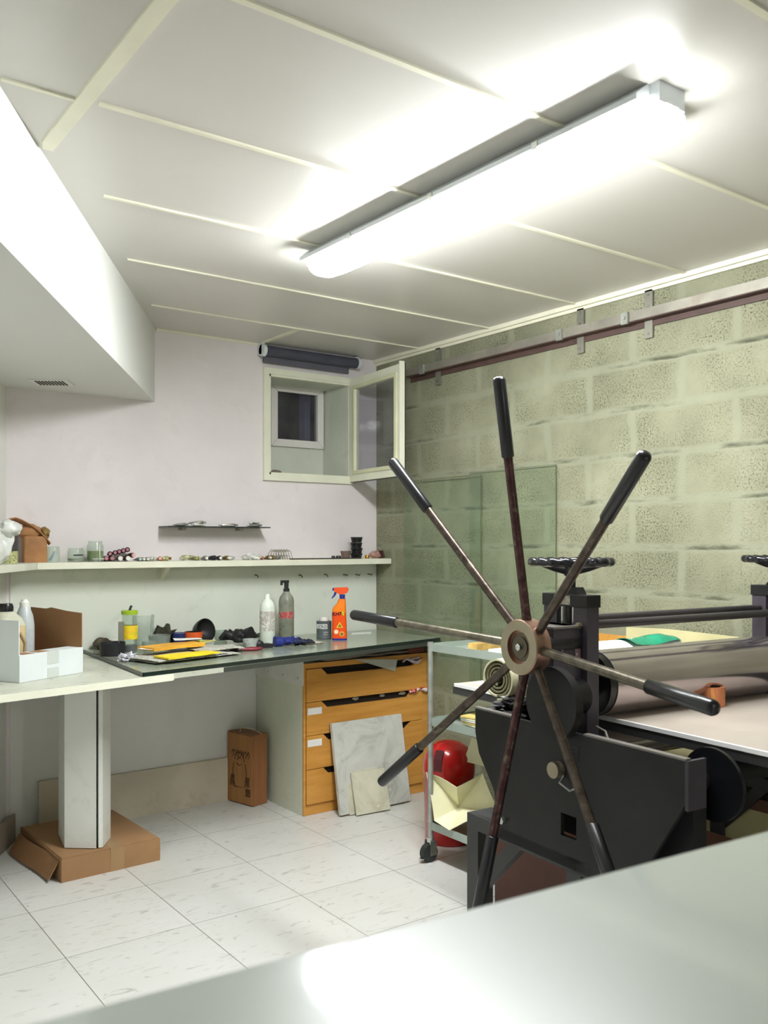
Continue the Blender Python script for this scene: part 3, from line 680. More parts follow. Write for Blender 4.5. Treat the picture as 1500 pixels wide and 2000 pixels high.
# square-ish juice-like jug
L_ = on_carton(0.098, 0.19)
o = root('plastic_jug', 'tan filled plastic jug with black screw cap inside the white carton', 'jug', (L_.x, L_.y, bz+0.005), CR)
mj = mat('tan_translucent_plastic', (206, 184, 142), 0.35, var=0.05, scale=12); mj2 = mat('pale_jug_shoulder', (198, 198, 178), 0.35)
m = MB(); 
def rring(m, hw, hd, z, r=0.02, n=6):
    vs = []
    for sx, sy, a in ((1, 1, 0), (-1, 1, 90), (-1, -1, 180), (1, -1, 270)):
        for k in range(n+1):
            t = R(a+90*k/n); vs.append(m.b.verts.new((sx*(hw-r)+r*cos(t), sy*(hd-r)+r*sin(t), z)))
    return vs
def loft(m, secs):
    rs = [rring(m, *s) for s in secs]
    for a, c in zip(rs, rs[1:]):
        k = len(a)
        for i in range(k): m.b.faces.new((a[i], a[(i+1) % k], c[(i+1) % k], c[i]))
    m.b.faces.new(rs[0][::-1]); m.b.faces.new(rs[-1])
loft(m, [(0.058, 0.05, 0, 0.02), (0.062, 0.055, 0.01, 0.022), (0.062, 0.055, 0.20, 0.022)]); m.obj('body', mj, o, 50)
m = MB(); loft(m, [(0.062, 0.055, 0.20, 0.022), (0.055, 0.048, 0.228, 0.03), (0.035, 0.034, 0.25, 0.03), (0.024, 0.024, 0.258, 0.0235)]); m.obj('shoulder', mj2, o, 50)
MB().lathe([(0.024, 0.256), (0.028, 0.258), (0.029, 0.275), (0.024, 0.288), (0.0, 0.288)], cap1=False).obj('cap', mrubber, o, 40)
MB().tube([(0.01, -0.056, 0.05), (0.04, -0.058, 0.06), (0.045, -0.058, 0.13), (0.02, -0.057, 0.17)], 0.006, 8).obj('handle_recess', mat('jug_handle', (178, 156, 116), 0.4), o, 50)
L_ = on_carton(0.212, 0.215)
bottle('plastic_bottle', 'milky grey conical-necked bottle beside the tan jug in the white carton', 'bottle', (L_.x, L_.y, bz+0.005),
       [(0.036, 0), (0.039, 0.01), (0.039, 0.19), (0.034, 0.23), (0.022, 0.262), (0.018, 0.27)], mat('milky_grey_plastic', (186, 192, 192), 0.35, var=0.06, scale=18),
       [(0.019, 0.262), (0.019, 0.285), (0.013, 0.292), (0.012, 0.298), (0.0, 0.298)], mat('white_nozzle', (226, 228, 220), 0.4))

def at(px, py, z=None): return onz(px, py, GZ if z is None else z)
def jar(name, lab, px, py, r, h, mt, cat='jar', lidm=None, lidh=0.012, z=None, fill=None, fh=0.4, taper=1.0, neck=None, group=None):
    P_ = at(px, py, z) if not isinstance(px, V) else px
    c = P_+V((0, r*0.9, 0))
    if name is None: return c
    o = root(name, lab, cat, (c.x, c.y, P_.z+0.0005), 0, group)
    nr = neck or r*taper
    prof = [(r*0.92, 0), (r, 0.006), (r*(1+taper)/2 if not neck else r, h*0.78), (nr, h*0.88), (nr, h), (nr-0.002, h), (nr-0.002, h*0.88), (r-0.003, h*0.75), (r-0.003, 0.004), (0.001, 0.004)]
    if not neck: prof = [(r*0.92, 0), (r*0.96, 0.004), (nr, h), (nr-0.002, h), (r*0.92, 0.005), (0.001, 0.005)]
    MB().lathe(prof, cap1=False).obj('body', mt, o, 50)
    if fill: MB().lathe([(r*0.86, 0.006), (r*0.90, 0.01), ((r*0.90), h*fh)]).obj('contents', fill, o, 40)
    if lidm: MB().lathe([(nr+0.003, h-0.003), (nr+0.003, h+lidh-0.003), (nr, h+lidh), (0.001, h+lidh)], cap1=False).obj('lid', lidm, o, 40)
    return o
mlime = mat('lime_lid', (158, 190, 44), 0.35); mylab = m_label('yellow_fruit_label', [(232, 220, 30), (236, 214, 20), (240, 190, 60), (196, 204, 30), (226, 226, 140)], 0.4, 36)
jo = jar('drinks_jar', 'tall glass jar with lime green lid and yellow label on the glass plate', 258, 1276, 0.036, 0.185, mgl, 'jar', mlime, 0.016, fill=mat('navy_contents', (48, 50, 62), 0.4), fh=0.2)
MB().lathe([(0.0372, 0.065), (0.0374, 0.13)], cap0=False, cap1=False).obj('label', mylab, jo, 50)
MB().tube([(0.0, 0, 0.2), (0.005, 0, 0.215), (0.01, 0, 0.222)], 0.006, 8).obj('knob', mblackpl, jo, 40)
MB().box(-0.014, 0.014, -0.044, -0.04, 0.0, 0.15, T(-0.045, 0.03, 0)).obj('spatula', mat('grey_blade', (150, 154, 148), 0.3, metal=0.6), jo)
P_ = at(238, 1282)
o = root('black_tub', 'low black tub left of the green-lidded jar', 'tub', (P_.x-0.02, P_.y+0.07, GZ)); MB().lathe([(0.055, 0), (0.058, 0.045), (0.06, 0.06), (0.056, 0.06), (0.052, 0.006), (0.001, 0.006)], cap1=False).obj('body', mat('soot_black', (36, 36, 40), 0.5), o, 40)
P_ = at(208, 1270); tag(MB().blob((0, 0.04, 0.025), (0.045, 0.03, 0.03), 3, 0.4, 3, 3, flat=0.0).obj('dirty_sponge', mat('grey_brown_lump', (96, 88, 72), 0.9, var=0.2, scale=20), None, 50, loc=(P_.x, P_.y+0.02, GZ)), 'grey brown lump of rag at the left rear corner of the glass plate', 'rag')
jar('plastic_beaker', 'big cloudy empty plastic beaker behind the green-lidded jar', 287, 1262, 0.043, 0.155, mplas, 'beaker', taper=1.22)
jar('glass_bowl', 'low clear glass bowl in front of the cloudy beaker', 318, 1270, 0.05, 0.07, mglsmoke, 'bowl', taper=1.1)
jar('plastic_cup', 'small smoky plastic cup between cloudy beaker and newspapers', 298, 1276, 0.035, 0.055, mglsmoke, 'cup', taper=1.15)
P_ = at(334, 1262); tag(MB().blob((0, 0.03, 0.04), (0.05, 0.035, 0.05), 3, 0.7, 2.5, 6, flat=0.0).obj('crumpled_rag', mat('dark_olive_rag', (58, 56, 44), 0.9, var=0.3, scale=30), None, 40, loc=(P_.x, P_.y+0.06, GZ)), 'dark crumpled rag between the glass bowl and the blue tub', 'rag')
jar('glass_jar', 'empty clear glass jar with narrow neck standing behind the blue tub', 357, 1250, 0.036, 0.12, mgl, 'jar', neck=0.028)
jar('glass_jar', 'shorter clear glass jar right of the narrow-necked jar behind the orange bowl', 379, 1248, 0.034, 0.095, mgl, 'jar', neck=0.032)
o = jar('blue_tub', 'small tub with dark blue rim and contents near the newspapers', 356, 1260, 0.036, 0.06, mat('navy_blue_plastic', (38, 48, 104), 0.4), 'tub', taper=1.05, fill=mat('grey_ink', (110, 120, 140), 0.3), fh=0.95)
o = jar('orange_bowl', 'black bowl with an orange upper band beside the blue tub', 384, 1260, 0.042, 0.065, mat('black_plastic', (28, 26, 28), 0.4), 'bowl', taper=1.08)
MB().lathe([(0.0452, 0.036), (0.047, 0.0655), (0.044, 0.0655)], cap0=False, cap1=False).obj('rim', mat('orange_plastic', (226, 96, 44), 0.35), o, 40)
P_ = at(409, 1262)
o = root('rubber_bowl', 'black rubber plaster bowl standing on its edge behind the newspapers', 'bowl', (P_.x+0.02, P_.y+0.135, GZ+0.064), R(15))
MB().lathe([(0.02, -0.035), (0.045, -0.02), (0.058, 0.01), (0.062, 0.035), (0.058, 0.035), (0.045, 0.0), (0.001, -0.02)], cap1=False, mtx=RX(R(78))).obj('bowl', mat('black_soft_rubber', (30, 30, 31), 0.5), o, 50)
jar('plastic_tub', 'round smoky clear tub right of the upright rubber bowl', 434, 1250, 0.044, 0.055, mglsmoke, 'tub', taper=1.1)
# newspapers, pads
cN = at(345, 1285)
BR = math.atan2(0.438, 2.295)
def near(px, py): p_ = at(px, py); return (p_.x, p_.y, 0)
paper('newspaper', near(352, 1283), 0.46, 0.30, BR+0.02, GZ+0.001, mnews, 'bottom folded newspaper of the heap lying near the front edge of the worktop', 'newspaper', 0.003, th=0.003, seed=1)
paper('newspaper', near(345, 1286), 0.40, 0.25, BR+0.09, GZ+0.010, mnews, 'newspaper one up from the bottom of the heap, turned a little', 'newspaper', 0.004, th=0.003, seed=5)
paper('newspaper', near(418, 1275), 0.24, 0.20, BR-0.35, GZ+0.016, mnews, 'grey newspaper fanned out at the right end of the heap', 'newspaper', 0.008, th=0.0016, seed=9)
myel = mat('yellow_ochre_pad', (226, 166, 50), 0.6, var=0.1, scale=10); myel2 = mat('bright_yellow_paper', (236, 206, 30), 0.6, var=0.1, scale=10)
paper('paper_pad', near(336, 1280), 0.30, 0.12, BR+0.10, GZ+0.019, myel, 'ochre yellow paper pad on top of the newspapers', 'pad', 0.004, th=0.014, seed=2)
paper('paper_pad', near(366, 1290), 0.28, 0.11, BR+0.04, GZ+0.0185, myel2, 'bright yellow pad tucked under the ochre pad', 'pad', 0.004, th=0.007, seed=7)
paper('paper_sheet', near(303, 1284), 0.14, 0.08, BR+0.3, GZ+0.038, mpaperw, 'white sheet on the left end of the ochre pad', 'paper', 0.008, seed=3)
paper('paper_sheet', near(366, 1272), 0.13, 0.09, BR-0.5, GZ+0.050, mpaperw, 'small bright white slip lying on top of the yellow pads', 'paper', 0.008, seed=8)
paper('leaflet', near(388, 1271), 0.16, 0.09, BR+0.25, GZ+0.038, m_label('yellow_leaflet', [(222, 214, 110), (226, 218, 120), (120, 120, 60), (230, 222, 130)], 0.5, 50), 'pale yellow printed leaflet topmost at the back of the heap', 'leaflet', 0.006, seed=4)
P_ = at(252, 1292); tag(MB().blob((0, 0.0, 0.014), (0.04, 0.03, 0.018), 3, 0.9, 3.2, 11, flat=0.0).obj('crumpled_foil', m_label('crumpled_foil_white', [(232, 232, 236), (150, 150, 160), (236, 236, 238), (180, 176, 190)], 0.3, 60), None, 25, loc=(P_.x, P_.y+0.02, GZ)), 'crumpled white foil wrapper at the left end of the newspapers', 'wrapper')
# gloves, cup, pliers
def glove(name, px, py, mt, lab, rz, s=1.0, flat=True):
    P_ = at(px, py); o = MB()
    o.blob((0, 0, 0.02*s), (0.045*s, 0.035*s, 0.02*s), 3, 0.35, 2.2, 3, flat=0.001)
    for k, a in enumerate((-0.5, -0.2, 0.1, 0.4)):
        d = V((cos(a), sin(a), 0)); b0_ = V((0.028*s, 0, 0.018*s))+V((0, sin(a)*0.05*s, 0))
        o.tube([b0_, b0_+d*0.035*s+V((0, 0, 0.012*s if k % 2 else 0.0)), b0_+d*0.065*s+V((0, 0, -0.006*s))], [0.011*s, 0.010*s, 0.006*s], 8)
    o.tube([(0, -0.025*s, 0.018*s), (0.02*s, -0.06*s, 0.018*s)], [0.011*s, 0.008*s], 8)
    o.tube([(-0.03*s, 0, 0.018*s), (-0.07*s, 0.01*s, 0.022*s)], [0.024*s, 0.028*s], 12)
    return tag(o.obj(name, mt, None, 60, loc=(P_.x, P_.y+0.03, GZ+0.003), rz=rz), lab, 'glove')
mbg = mat('black_nitrile', (34, 34, 36), 0.5, var=0.15, scale=20)
g_ = glove('rubber_glove', 473, 1258, mbg, 'black rubber glove slumped behind the small clear cup', 2.2, 1.05); g_.scale = (1, 1, 1.7)
glove('rubber_glove', 500, 1248, mbg, 'second black glove behind the first, nearer the clear bottle', 0.4, 0.7)
jar('plastic_cup', 'small clear ribbed cup in front of the black gloves', 495, 1267, 0.033, 0.045, mplas, 'cup', taper=1.2, fill=mat('grey_dregs', (168, 172, 168), 0.4), fh=0.6)
P_ = at(518, 1266); tag(MB().prism([(-0.04, -0.02), (0.045, -0.022), (0.035, 0.02), (-0.03, 0.025)], 0, 0.02).blob((-0.02, 0, 0.02), (0.025, 0.02, 0.02), 2, 0.2, 2, 1).obj('rubber_wedge', mbg, None, 40, loc=(P_.x, P_.y+0.025, GZ)), 'small black wedge-shaped rubber tool in front of the clear bottle', 'tool')
P_ = at(478, 1273)
o = root('pliers', 'dark pliers with maroon red handles lying near the front edge', 'pliers', (P_.x, P_.y+0.03, GZ+0.008), R(-12))
mmar = mat('maroon_handle', (128, 32, 48), 0.4)
MB().tube([(-0.005, 0.0, 0), (0.05, -0.012, 0), (0.10, -0.006, 0.002)], [0.006, 0.009, 0.006], 8).obj('handle', mmar, o, 50)
MB().tube([(-0.005, 0.004, 0), (0.05, 0.018, 0), (0.10, 0.024, 0)], [0.006, 0.009, 0.006], 8).obj('handle', mmar, o, 50)
MB().tube([(0.0, 0.0, 0), (-0.03, 0.0, 0), (-0.06, 0.0, 0)], [0.011, 0.01, 0.003], 8).obj('jaws', mat('pliers_steel', (70, 60, 56), 0.4, metal=0.7), o, 50)
# clear bottle and pump bottle
P_ = at(529, 1264)
s_ = mpp(P_)
jarx = lambda px, py, r: at(px, py)+V((0, r, 0))
c = jarx(529, 1262, 0.036)
o = bottle('squeeze_bottle', 'white translucent bottle with open neck, left of the grey pump bottle', 'bottle', (c.x, c.y, GZ+0.0005),
       [(0.036, 0), (0.039, 0.008), (0.039, 0.19), (0.034, 0.215), (0.02, 0.232), (0.013, 0.24), (0.013, 0.26), (0.011, 0.262)], mat('white_translucent', (214, 222, 208), 0.3, var=0.05, scale=16))
MB().lathe([(0.0394, 0.075), (0.0394, 0.175)], cap0=False, cap1=False).obj('worn_label', m_label('worn_label', [(206, 208, 198), (176, 170, 160), (214, 216, 206), (190, 186, 176)], 0.5, 40), o, 50)
c = jarx(566, 1252, 0.036)
mgb = mat('grimy_grey_plastic', (134, 138, 122), 0.35, var=0.12, scale=14, stain=((60, 62, 52), 24, 0.9))
o = bottle('pump_bottle', 'grimy grey bottle with black pump top in the middle of the bench', 'bottle', (c.x, c.y, GZ+0.0005),
       [(0.037, 0), (0.041, 0.008), (0.041, 0.21), (0.036, 0.232), (0.022, 0.25), (0.016, 0.262)], mgb,
       [(0.016, 0.258), (0.017, 0.275), (0.012, 0.28), (0.012, 0.31), (0.0, 0.31)], mblackpl, capname='pump_collar')
MB().box(-0.032, 0.012, -0.010, 0.010, 0.308, 0.322, bev=0.003).box(-0.034, -0.026, -0.006, 0.006, 0.296, 0.312).obj('pump_head', mblackpl, o)
MB().lathe([(0.0414, 0.12), (0.0414, 0.155)], n=28, cap0=False, cap1=False).obj('label', m_label('red_print', [(150, 146, 130), (190, 70, 74), (150, 146, 130), (150, 146, 130)], 0.5, 40), o, 50)
paper('note_sheet', near(603, 1256), 0.13, 0.11, BR, GZ+0.001, m_label('note_print', [(226, 224, 206), (226, 224, 206), (130, 130, 112), (226, 224, 206)], 0.7, 70), 'printed cream note lying flat right of the blue gloves', 'paper', 0.002, seed=12)
glove('work_glove', 566, 1262, m_label('blue_black_glove', [(30, 44, 120), (30, 44, 128), (30, 32, 44), (36, 52, 136)], 0.7, 22), 'blue and black work glove crumpled in front of the grey pump bottle', 0.1, 1.0)
glove('work_glove', 598, 1260, mat('navy_glove', (30, 32, 48), 0.7), 'darker navy glove end resting right of the blue and black glove', -0.2, 0.62)
# paint can
c = jarx(640, 1248, 0.038)
o = root('paint_can', 'small slate grey tin with white cap and white lettered label behind the orange spray', 'can', (c.x, c.y, GZ+0.0005), -TH)
mcan = mat('slate_can', (88, 98, 98), 0.45)
MB().lathe([(0.040, 0), (0.042, 0.003), (0.041, 0.006), (0.041, 0.09), (0.042, 0.093), (0.036, 0.096), (0.001, 0.097)], cap1=False).obj('body', mcan, o, 40)
MB().lathe([(0.024, 0.096), (0.024, 0.112), (0.022, 0.116), (0.001, 0.116)], cap1=False).obj('cap', m_label('cap_white', [(226, 220, 214), (216, 190, 184)], 0.4, 20), o, 40)
m = MB(); n = 10; v0 = []
for k in range(n+1):
    t = R(-160+100*k/n); v0.append((0.0416*cos(t), 0.0416*sin(t)))
for (xa, ya), (xb, yb) in zip(v0, v0[1:]):
    vs = [m.b.verts.new(q) for q in ((xa, ya, 0.055), (xb, yb, 0.055), (xb, yb, 0.08), (xa, ya, 0.08))]; m.b.faces.new(vs)
m.obj('label', mpaperw, o)
text_obj('lettering', 'CRO', 0.022, mcan, o, T(-0.004, -0.0425, 0.067)@RX(R(90)), bold=0.0004)
text_obj('small_print', 'ACRO', 0.009, mpaperw, o, T(0.012, -0.0425, 0.036)@RX(R(90)))
text_obj('small_print', 'PAINT', 0.008, mpaperw, o, T(0.012, -0.0425, 0.024)@RX(R(90)))
# orange spray cleaner
c = jarx(668, 1250, 0.025)
o = root('spray_bottle', 'bright orange trigger spray cleaner bottle with blue trigger', 'spray bottle', (c.x, c.y, GZ+0.0005), -TH)
mor = mat('orange_red_bottle', (240, 84, 22), 0.3, var=0.03); mor2 = mat('amber_bottle_top', (250, 130, 20), 0.3); mblu = mat('cobalt_blue', (44, 46, 140), 0.35)
m = MB()
def sec(m, x0, x1, d, z, r): 
    vs = rring(m, (x1-x0)/2, d, z, r)
    for q in vs: q.co.x += (x0+x1)/2
    return vs
def loft2(m, secs):
    rs = [sec(m, *s) for s in secs]
    for a, c_ in zip(rs, rs[1:]):
        k = len(a)
        for i in range(k): m.b.faces.new((a[i], a[(i+1) % k], c_[(i+1) % k], c_[i]))
    m.b.faces.new(rs[0][::-1]); m.b.faces.new(rs[-1])
loft2(m, [(-0.040, 0.040, 0.024, 0.006, 0.016), (-0.041, 0.041, 0.026, 0.012, 0.02), (-0.040, 0.038, 0.026, 0.10, 0.02), (-0.041, 0.036, 0.026, 0.145, 0.02)]); m.obj('body', mor, o, 50)
m = MB(); loft2(m, [(-0.041, 0.036, 0.026, 0.145, 0.02), (-0.036, 0.036, 0.024, 0.17, 0.018), (-0.014, 0.034, 0.02, 0.195, 0.014), (-0.004, 0.033, 0.017, 0.22, 0.012)]); m.obj('shoulder', mor2, o, 50)
m = MB(); loft2(m, [(-0.040, 0.040, 0.025, 0.0, 0.016), (-0.041, 0.041, 0.0255, 0.008, 0.016)]); m.obj('base_band', mblu, o, 50)
MB().lathe([(0.015, 0.218), (0.015, 0.243)], mtx=T(0.015, 0, 0)).obj('collar', mblu, o, 40)
MB().prism([(-0.030, 0.262), (-0.028, 0.280), (0.045, 0.282), (0.050, 0.268), (0.040, 0.250), (0.0, 0.243), (-0.012, 0.252)], -0.011, 0.011, 'xz').obj('spray_head', mat('orange_head', (244, 88, 40), 0.35), o)
MB().prism([(-0.026, 0.258), (-0.014, 0.252), (-0.022, 0.236), (-0.040, 0.220), (-0.043, 0.224), (-0.032, 0.240)], -0.006, 0.006, 'xz').cyl((-0.038, 0, 0.271), (-0.028, 0, 0.271), 0.008).obj('trigger', mblu, o)
text_obj('lettering', 'KH7', 0.026, mat('dark_maroon_ink', (70, 14, 40), 0.4), o, T(-0.012, -0.0275, 0.140)@RX(R(90)), bold=0.0008)
def disc(r, x, z, mt, nm, y=-0.0272): MB().cyl((x, y, z), (x, y+0.001, z), r, n=20).obj(nm, mt, o, 40)
mhl = mat('label_cream', (244, 222, 190), 0.4); mgrn = mat('label_olive', (112, 120, 40), 0.4)
disc(0.0, 0, 0, mhl, 'x') if False else None
MB().prism([(-0.016, 0.066), (0.020, 0.066), (0.003, 0.098)], -0.0275, -0.0265, 'xz').obj('yellow_emblem', mat('label_yellow', (246, 206, 60), 0.4), o)
MB().prism([(-0.008, 0.070), (0.013, 0.070), (0.003, 0.088)], -0.0282, -0.0275, 'xz').obj('green_emblem', mgrn, o)
disc(0.012, -0.016, 0.044, mhl, 'round_emblem'); disc(0.014, 0.014, 0.033, mat('label_orange_light', (250, 160, 60), 0.4), 'round_emblem'); disc(0.008, 0.014, 0.032, mgrn, 'dark_emblem', -0.028)
MB().prism([(0.012, 0.153), (0.020, 0.130), (0.028, 0.134), (0.022, 0.153)], -0.0283, -0.0275, 'xz').obj('lime_swoosh', mat('label_lime', (190, 210, 30), 0.4), o)
o = MB().prism([(0, 0), (0.12, -0.02), (0.18, 0.05), (0.05, 0.07)], 0, 0.002).obj('paper_scrap', mpaperw, None, loc=(at(690, 1240).x, at(690, 1240).y+0.02, GZ)); tag(o, 'white paper scrap on the bench right of the spray bottle', 'paper')

# ---------------------------------------------------------------- things on the shelf
def onsh(px, Y=-0.1): p_ = ony(px, 1090, Y); return V((p_.x, Y, SZ+0.0005))
mpe = mat('cloudy_poly_bag', (206, 208, 202), 0.35, var=0.08, scale=14, bump=0.4, bscale=30)
p_ = onz(2, 1100, SZ); 
lw = lambda a, b_: LW+LD*a-LN*b_
q = lw(0.47, 0.09)
o = MB().blob((0, 0, 0.085), (0.075, 0.06, 0.095), 4, 0.28, 1.7, 5, flat=0.0).blob((0.055, -0.02, 0.15), (0.05, 0.04, 0.035), 3, 0.4, 2.4, 8).obj('plastic_bag', mpe, None, 60, loc=(q.x, q.y, SZ)); tag(o, 'bulging cloudy plastic bag at the far left end of the shelf', 'bag')
q = ony(36, 1090, -0.22); 
q = lw(0.24, 0.085)
o = root('storage_jar', 'jar of pale green grains with a dark sleeve beside the cloudy plastic bag', 'jar', (q.x, q.y, SZ+0.0005))
MB().lathe([(0.036, 0), (0.038, 0.055)]).obj('grain_base', m_label('grains', [(150, 156, 90), (196, 196, 140), (90, 92, 70), (206, 204, 160)], 0.7, 120), o, 50)
MB().lathe([(0.040, 0.055), (0.040, 0.155), (0.03, 0.16)]).obj('dark_sleeve', mat('charcoal_plastic', (72, 66, 66), 0.3, var=0.15, scale=30), o, 50)
q = ony(70, 1090, -0.09)
o = root('paper_sack', 'brown paper sack with its top folded over on the left of the shelf', 'paper sack', (q.x-0.005, -0.085, SZ+0.0005), R(-8))
mpb = mat('brown_kraft_paper', (168, 120, 76), 0.7, var=0.12, scale=14, bump=0.5, bscale=30)
m = MB(); loft(m, [(0.052, 0.042, 0, 0.01), (0.053, 0.045, 0.05, 0.012), (0.052, 0.045, 0.10, 0.012), (0.048, 0.040, 0.122, 0.012)])
for v_ in m.b.verts: v_.co += V((NZ.noise(v_.co*30)*0.005, NZ.noise(v_.co*25+V((3, 0, 0)))*0.005, 0))
m.obj('sack', mpb, o, 40)
m = MB(); m.sheet(0.19, 0.12, 16, 12, lambda x, y: (x-0.032-0.01*(y/0.12), y*0.75, 0.205-abs(x+0.06)**1.35*1.25+0.004*sin(y*80)-0.35*max(0, x-0.045)), 0.004); m.obj('folded_top', mpb, o, 50)
m = MB(); m.blob((0.045, -0.005, 0.138), (0.022, 0.035, 0.028), 3, 0.35, 3, 2); m.obj('open_mouth', mat('kraft_inner', (150, 122, 70), 0.8, var=0.2, scale=30), o, 50)
m = MB(); m.blob((-0.02, 0, 0.14), (0.055, 0.036, 0.04), 3, 0.2, 2, 7); m.obj('creased_neck', mpb, o, 50)
def sjar(px, r, h, mt, lab, name='glass_jar', cat='jar', Y=-0.09, **k):
    c = onsh(px, Y); P_ = V((c.x, c.y-r*0.9, SZ)); return jar(name, lab, P_, 0, r, h, mt, cat, **k)
mfoil = mat('white_aluminium', (214, 214, 206), 0.35, metal=0.4, var=0.1, scale=30)
o = sjar(104, 0.031, 0.075, mgl, 'small glass holding a bluish brush, right of the paper sack', 'drinking_glass', 'glass', neck=0.028)
MB().tube([(-0.012, 0, 0.008), (0.0, 0, 0.035), (0.006, 0, 0.05)], [0.007, 0.005, 0.003], 8).obj('contents', mat('pale_blue_item', (150, 180, 214), 0.4), o, 40)
o = sjar(148, 0.040, 0.066, mgl, 'low clear jar with a black band on its label, left of the taller jar', neck=0.036, fill=mat('grey_green_fill', (128, 138, 108), 0.5), fh=0.25)
MB().box(-0.024, 0.022, -0.0415, -0.040, 0.030, 0.036).obj('label', mblackpl, o)
o = sjar(186, 0.041, 0.10, mgl, 'taller clear glass jar with a cross-shaped pale tape and green contents', neck=0.034, fill=mat('leaf_green_fill', (110, 134, 50), 0.6, var=0.2, scale=30), fh=0.52)
MB().box(0.006, 0.010, -0.0425, -0.041, 0.004, 0.085).box(-0.025, 0.03, -0.0425, -0.041, 0.012, 0.016).obj('tape', mfoil, o)
# paint tubes
def tube_item(loc, rz, L, r, mb_, mc, lab, group, cr=None, capl=0.012, tilt=0.0):
    """cap points along local -y"""
    o = root('paint_tube', lab, 'paint tube', loc, rz, group); cr = cr or r*0.62
    m = MB(); n = 16; rs = []
    for k, (y, rx, rz_) in enumerate([(0, r*0.5, r*0.5), (0.004, r, r), (L*0.4, r*1.02, r*0.92), (L*0.8, r*1.15, r*0.5), (L, r*1.25, 0.0015)]):
        rs.append([m.b.verts.new((rx*cos(2*pi*j/n), y, r*0.98+rz_*sin(2*pi*j/n)-(r-rz_)*0.7*(k > 1))) for j in range(n)])
    for a, c in zip(rs, rs[1:]):
        for j in range(n): m.b.faces.new((a[j], a[(j+1) % n], c[(j+1) % n], c[j]))
    m.b.faces.new(rs[0][::-1]); m.b.faces.new(rs[-1]); m.obj('body', mb_, o, 60)
    MB().cyl((0, 0.002, r*0.98), (0, -capl, r*0.98), cr, cr*0.92, 16).obj('cap', mc, o, 50)
    o.rotation_euler = (tilt, 0, rz); return o
mdk = mat('dark_maroon_tube', (64, 38, 44), 0.35, var=0.15, scale=30); mpk = mat('dusty_pink_cap', (176, 120, 130), 0.4); mwc = mat('white_cap', (230, 228, 220), 0.35); mpinkw = mat('pale_pink_cap', (226, 176, 172), 0.4)
G1 = 'paint tubes piled on the long shelf'
ords = ['first', 'second', 'third', 'fourth', 'fifth', 'sixth']
for i, (px, z_) in enumerate([(215, 0.026), (225, 0.031), (233, 0.036), (241, 0.041), (249, 0.046)]):
    c = onsh(px, -0.10)
    tube_item((c.x, c.y, SZ+z_), R(-18), 0.085, 0.0125, mdk, mpk, 'dark maroon tube with dusty pink cap in the raised row, %s from the left' % ords[i], G1)
for i, (px, mc, lb) in enumerate([(232, mwc, 'dark maroon tube with big white cap at the pile front, left one'), (247, mwc, 'dark maroon tube with big white cap at the pile front, right one'), (207, mpk, 'dark maroon tube lying lowest at the left end of the dark pile'), (218, mpk, 'dark maroon tube under the raised row, second along the bottom'), (260, mpinkw, 'dark tube with a pale pink cap at the right of the dark pile')]):
    c = onsh(px, -0.118 if i < 2 else -0.09); tube_item((c.x, c.y-(0.02 if i < 2 else 0), SZ+(0.004 if i != 4 else 0.018)), R(-12+4*i), 0.085, 0.0125, mdk, mc, lb, G1, cr=0.0115 if i < 2 else 0.010)
mcy = mat('pale_teal_cap', (176, 214, 208), 0.4); mgr = mat('grey_tube', (150, 148, 140), 0.35, metal=0.4, var=0.2, scale=40); mol = m_label('olive_print_tube', [(180, 172, 130), (150, 150, 90), (206, 202, 180), (120, 110, 80)], 0.4, 40)
mrd = m_label('reddish_tube', [(170, 90, 76), (206, 196, 180), (150, 70, 60)], 0.4, 36); mblk = mat('black_tube', (44, 42, 44), 0.3, var=0.2, scale=30); mbrz = mat('bronze_tube', (140, 118, 72), 0.3, metal=0.5, var=0.2, scale=30)
specs = [(273, mgr, mcy, 0.010, -5, 'grey tube with pale teal cap right of the dark pile'), (280, mgr, mwc, 0.010, 6, 'grey tube with white cap beside the teal-capped one, left'), (288, mgr, mwc, 0.010, -4, 'grey tube with white cap beside the teal-capped one, right'),
 (300, mfoil, mfoil, 0.012, 20, 'silvery bare tube in the middle of the shelf litter, left of the red one'), (313, mrd, mpinkw, 0.012, -30, 'reddish tube leaning up below the left end of the glass shelf'), (330, mol, mbrz, 0.012, 60, 'olive printed tube lying lengthways under the glass shelf'),
 (356, mol, mfoil, 0.013, -70, 'cream and olive crimped tube pointing right, end up'), (388, mol, mol, 0.011, 10, 'small greenish tube left of the white-capped tube'), (403, mgr, mwc, 0.012, -6, 'tube with round white cap below the middle of the glass shelf'),
 (420, mblk, mblk, 0.013, 8, 'black tube right of the round white cap'), (430, mblk, mwc, 0.012, -10, 'black tube with pale cap, second of the black ones'), (446, mbrz, mwc, 0.012, 4, 'bronze tube with cream cap right of the black tubes'), (455, mfoil, mfoil, 0.011, 30, 'silver tube resting behind the bronze cream-capped tube'),
 (475, mfoil, mfoil, 0.012, -60, 'silver tube lying lengthways left of the white wrapper'), (512, mrd, mrd, 0.012, -20, 'red tube between the white wrapper and the wire mesh'), (527, mbrz, mwc, 0.011, 4, 'bronze tube with cream cap under the wire mesh, left'), (533, mbrz, mbrz, 0.012, -8, 'bare bronze tube under the wire mesh, right'), (545, mgr, mgr, 0.011, 14, 'grey tube at the right end of the tube litter')]
for px, mb_, mc, r, a, lab in specs:
    c = onsh(px, -0.115); tube_item((c.x, c.y, SZ+0.001), R(a), 0.085, r, mb_, mc, lab, G1, tilt=R(10) if abs(a) == 70 else 0)
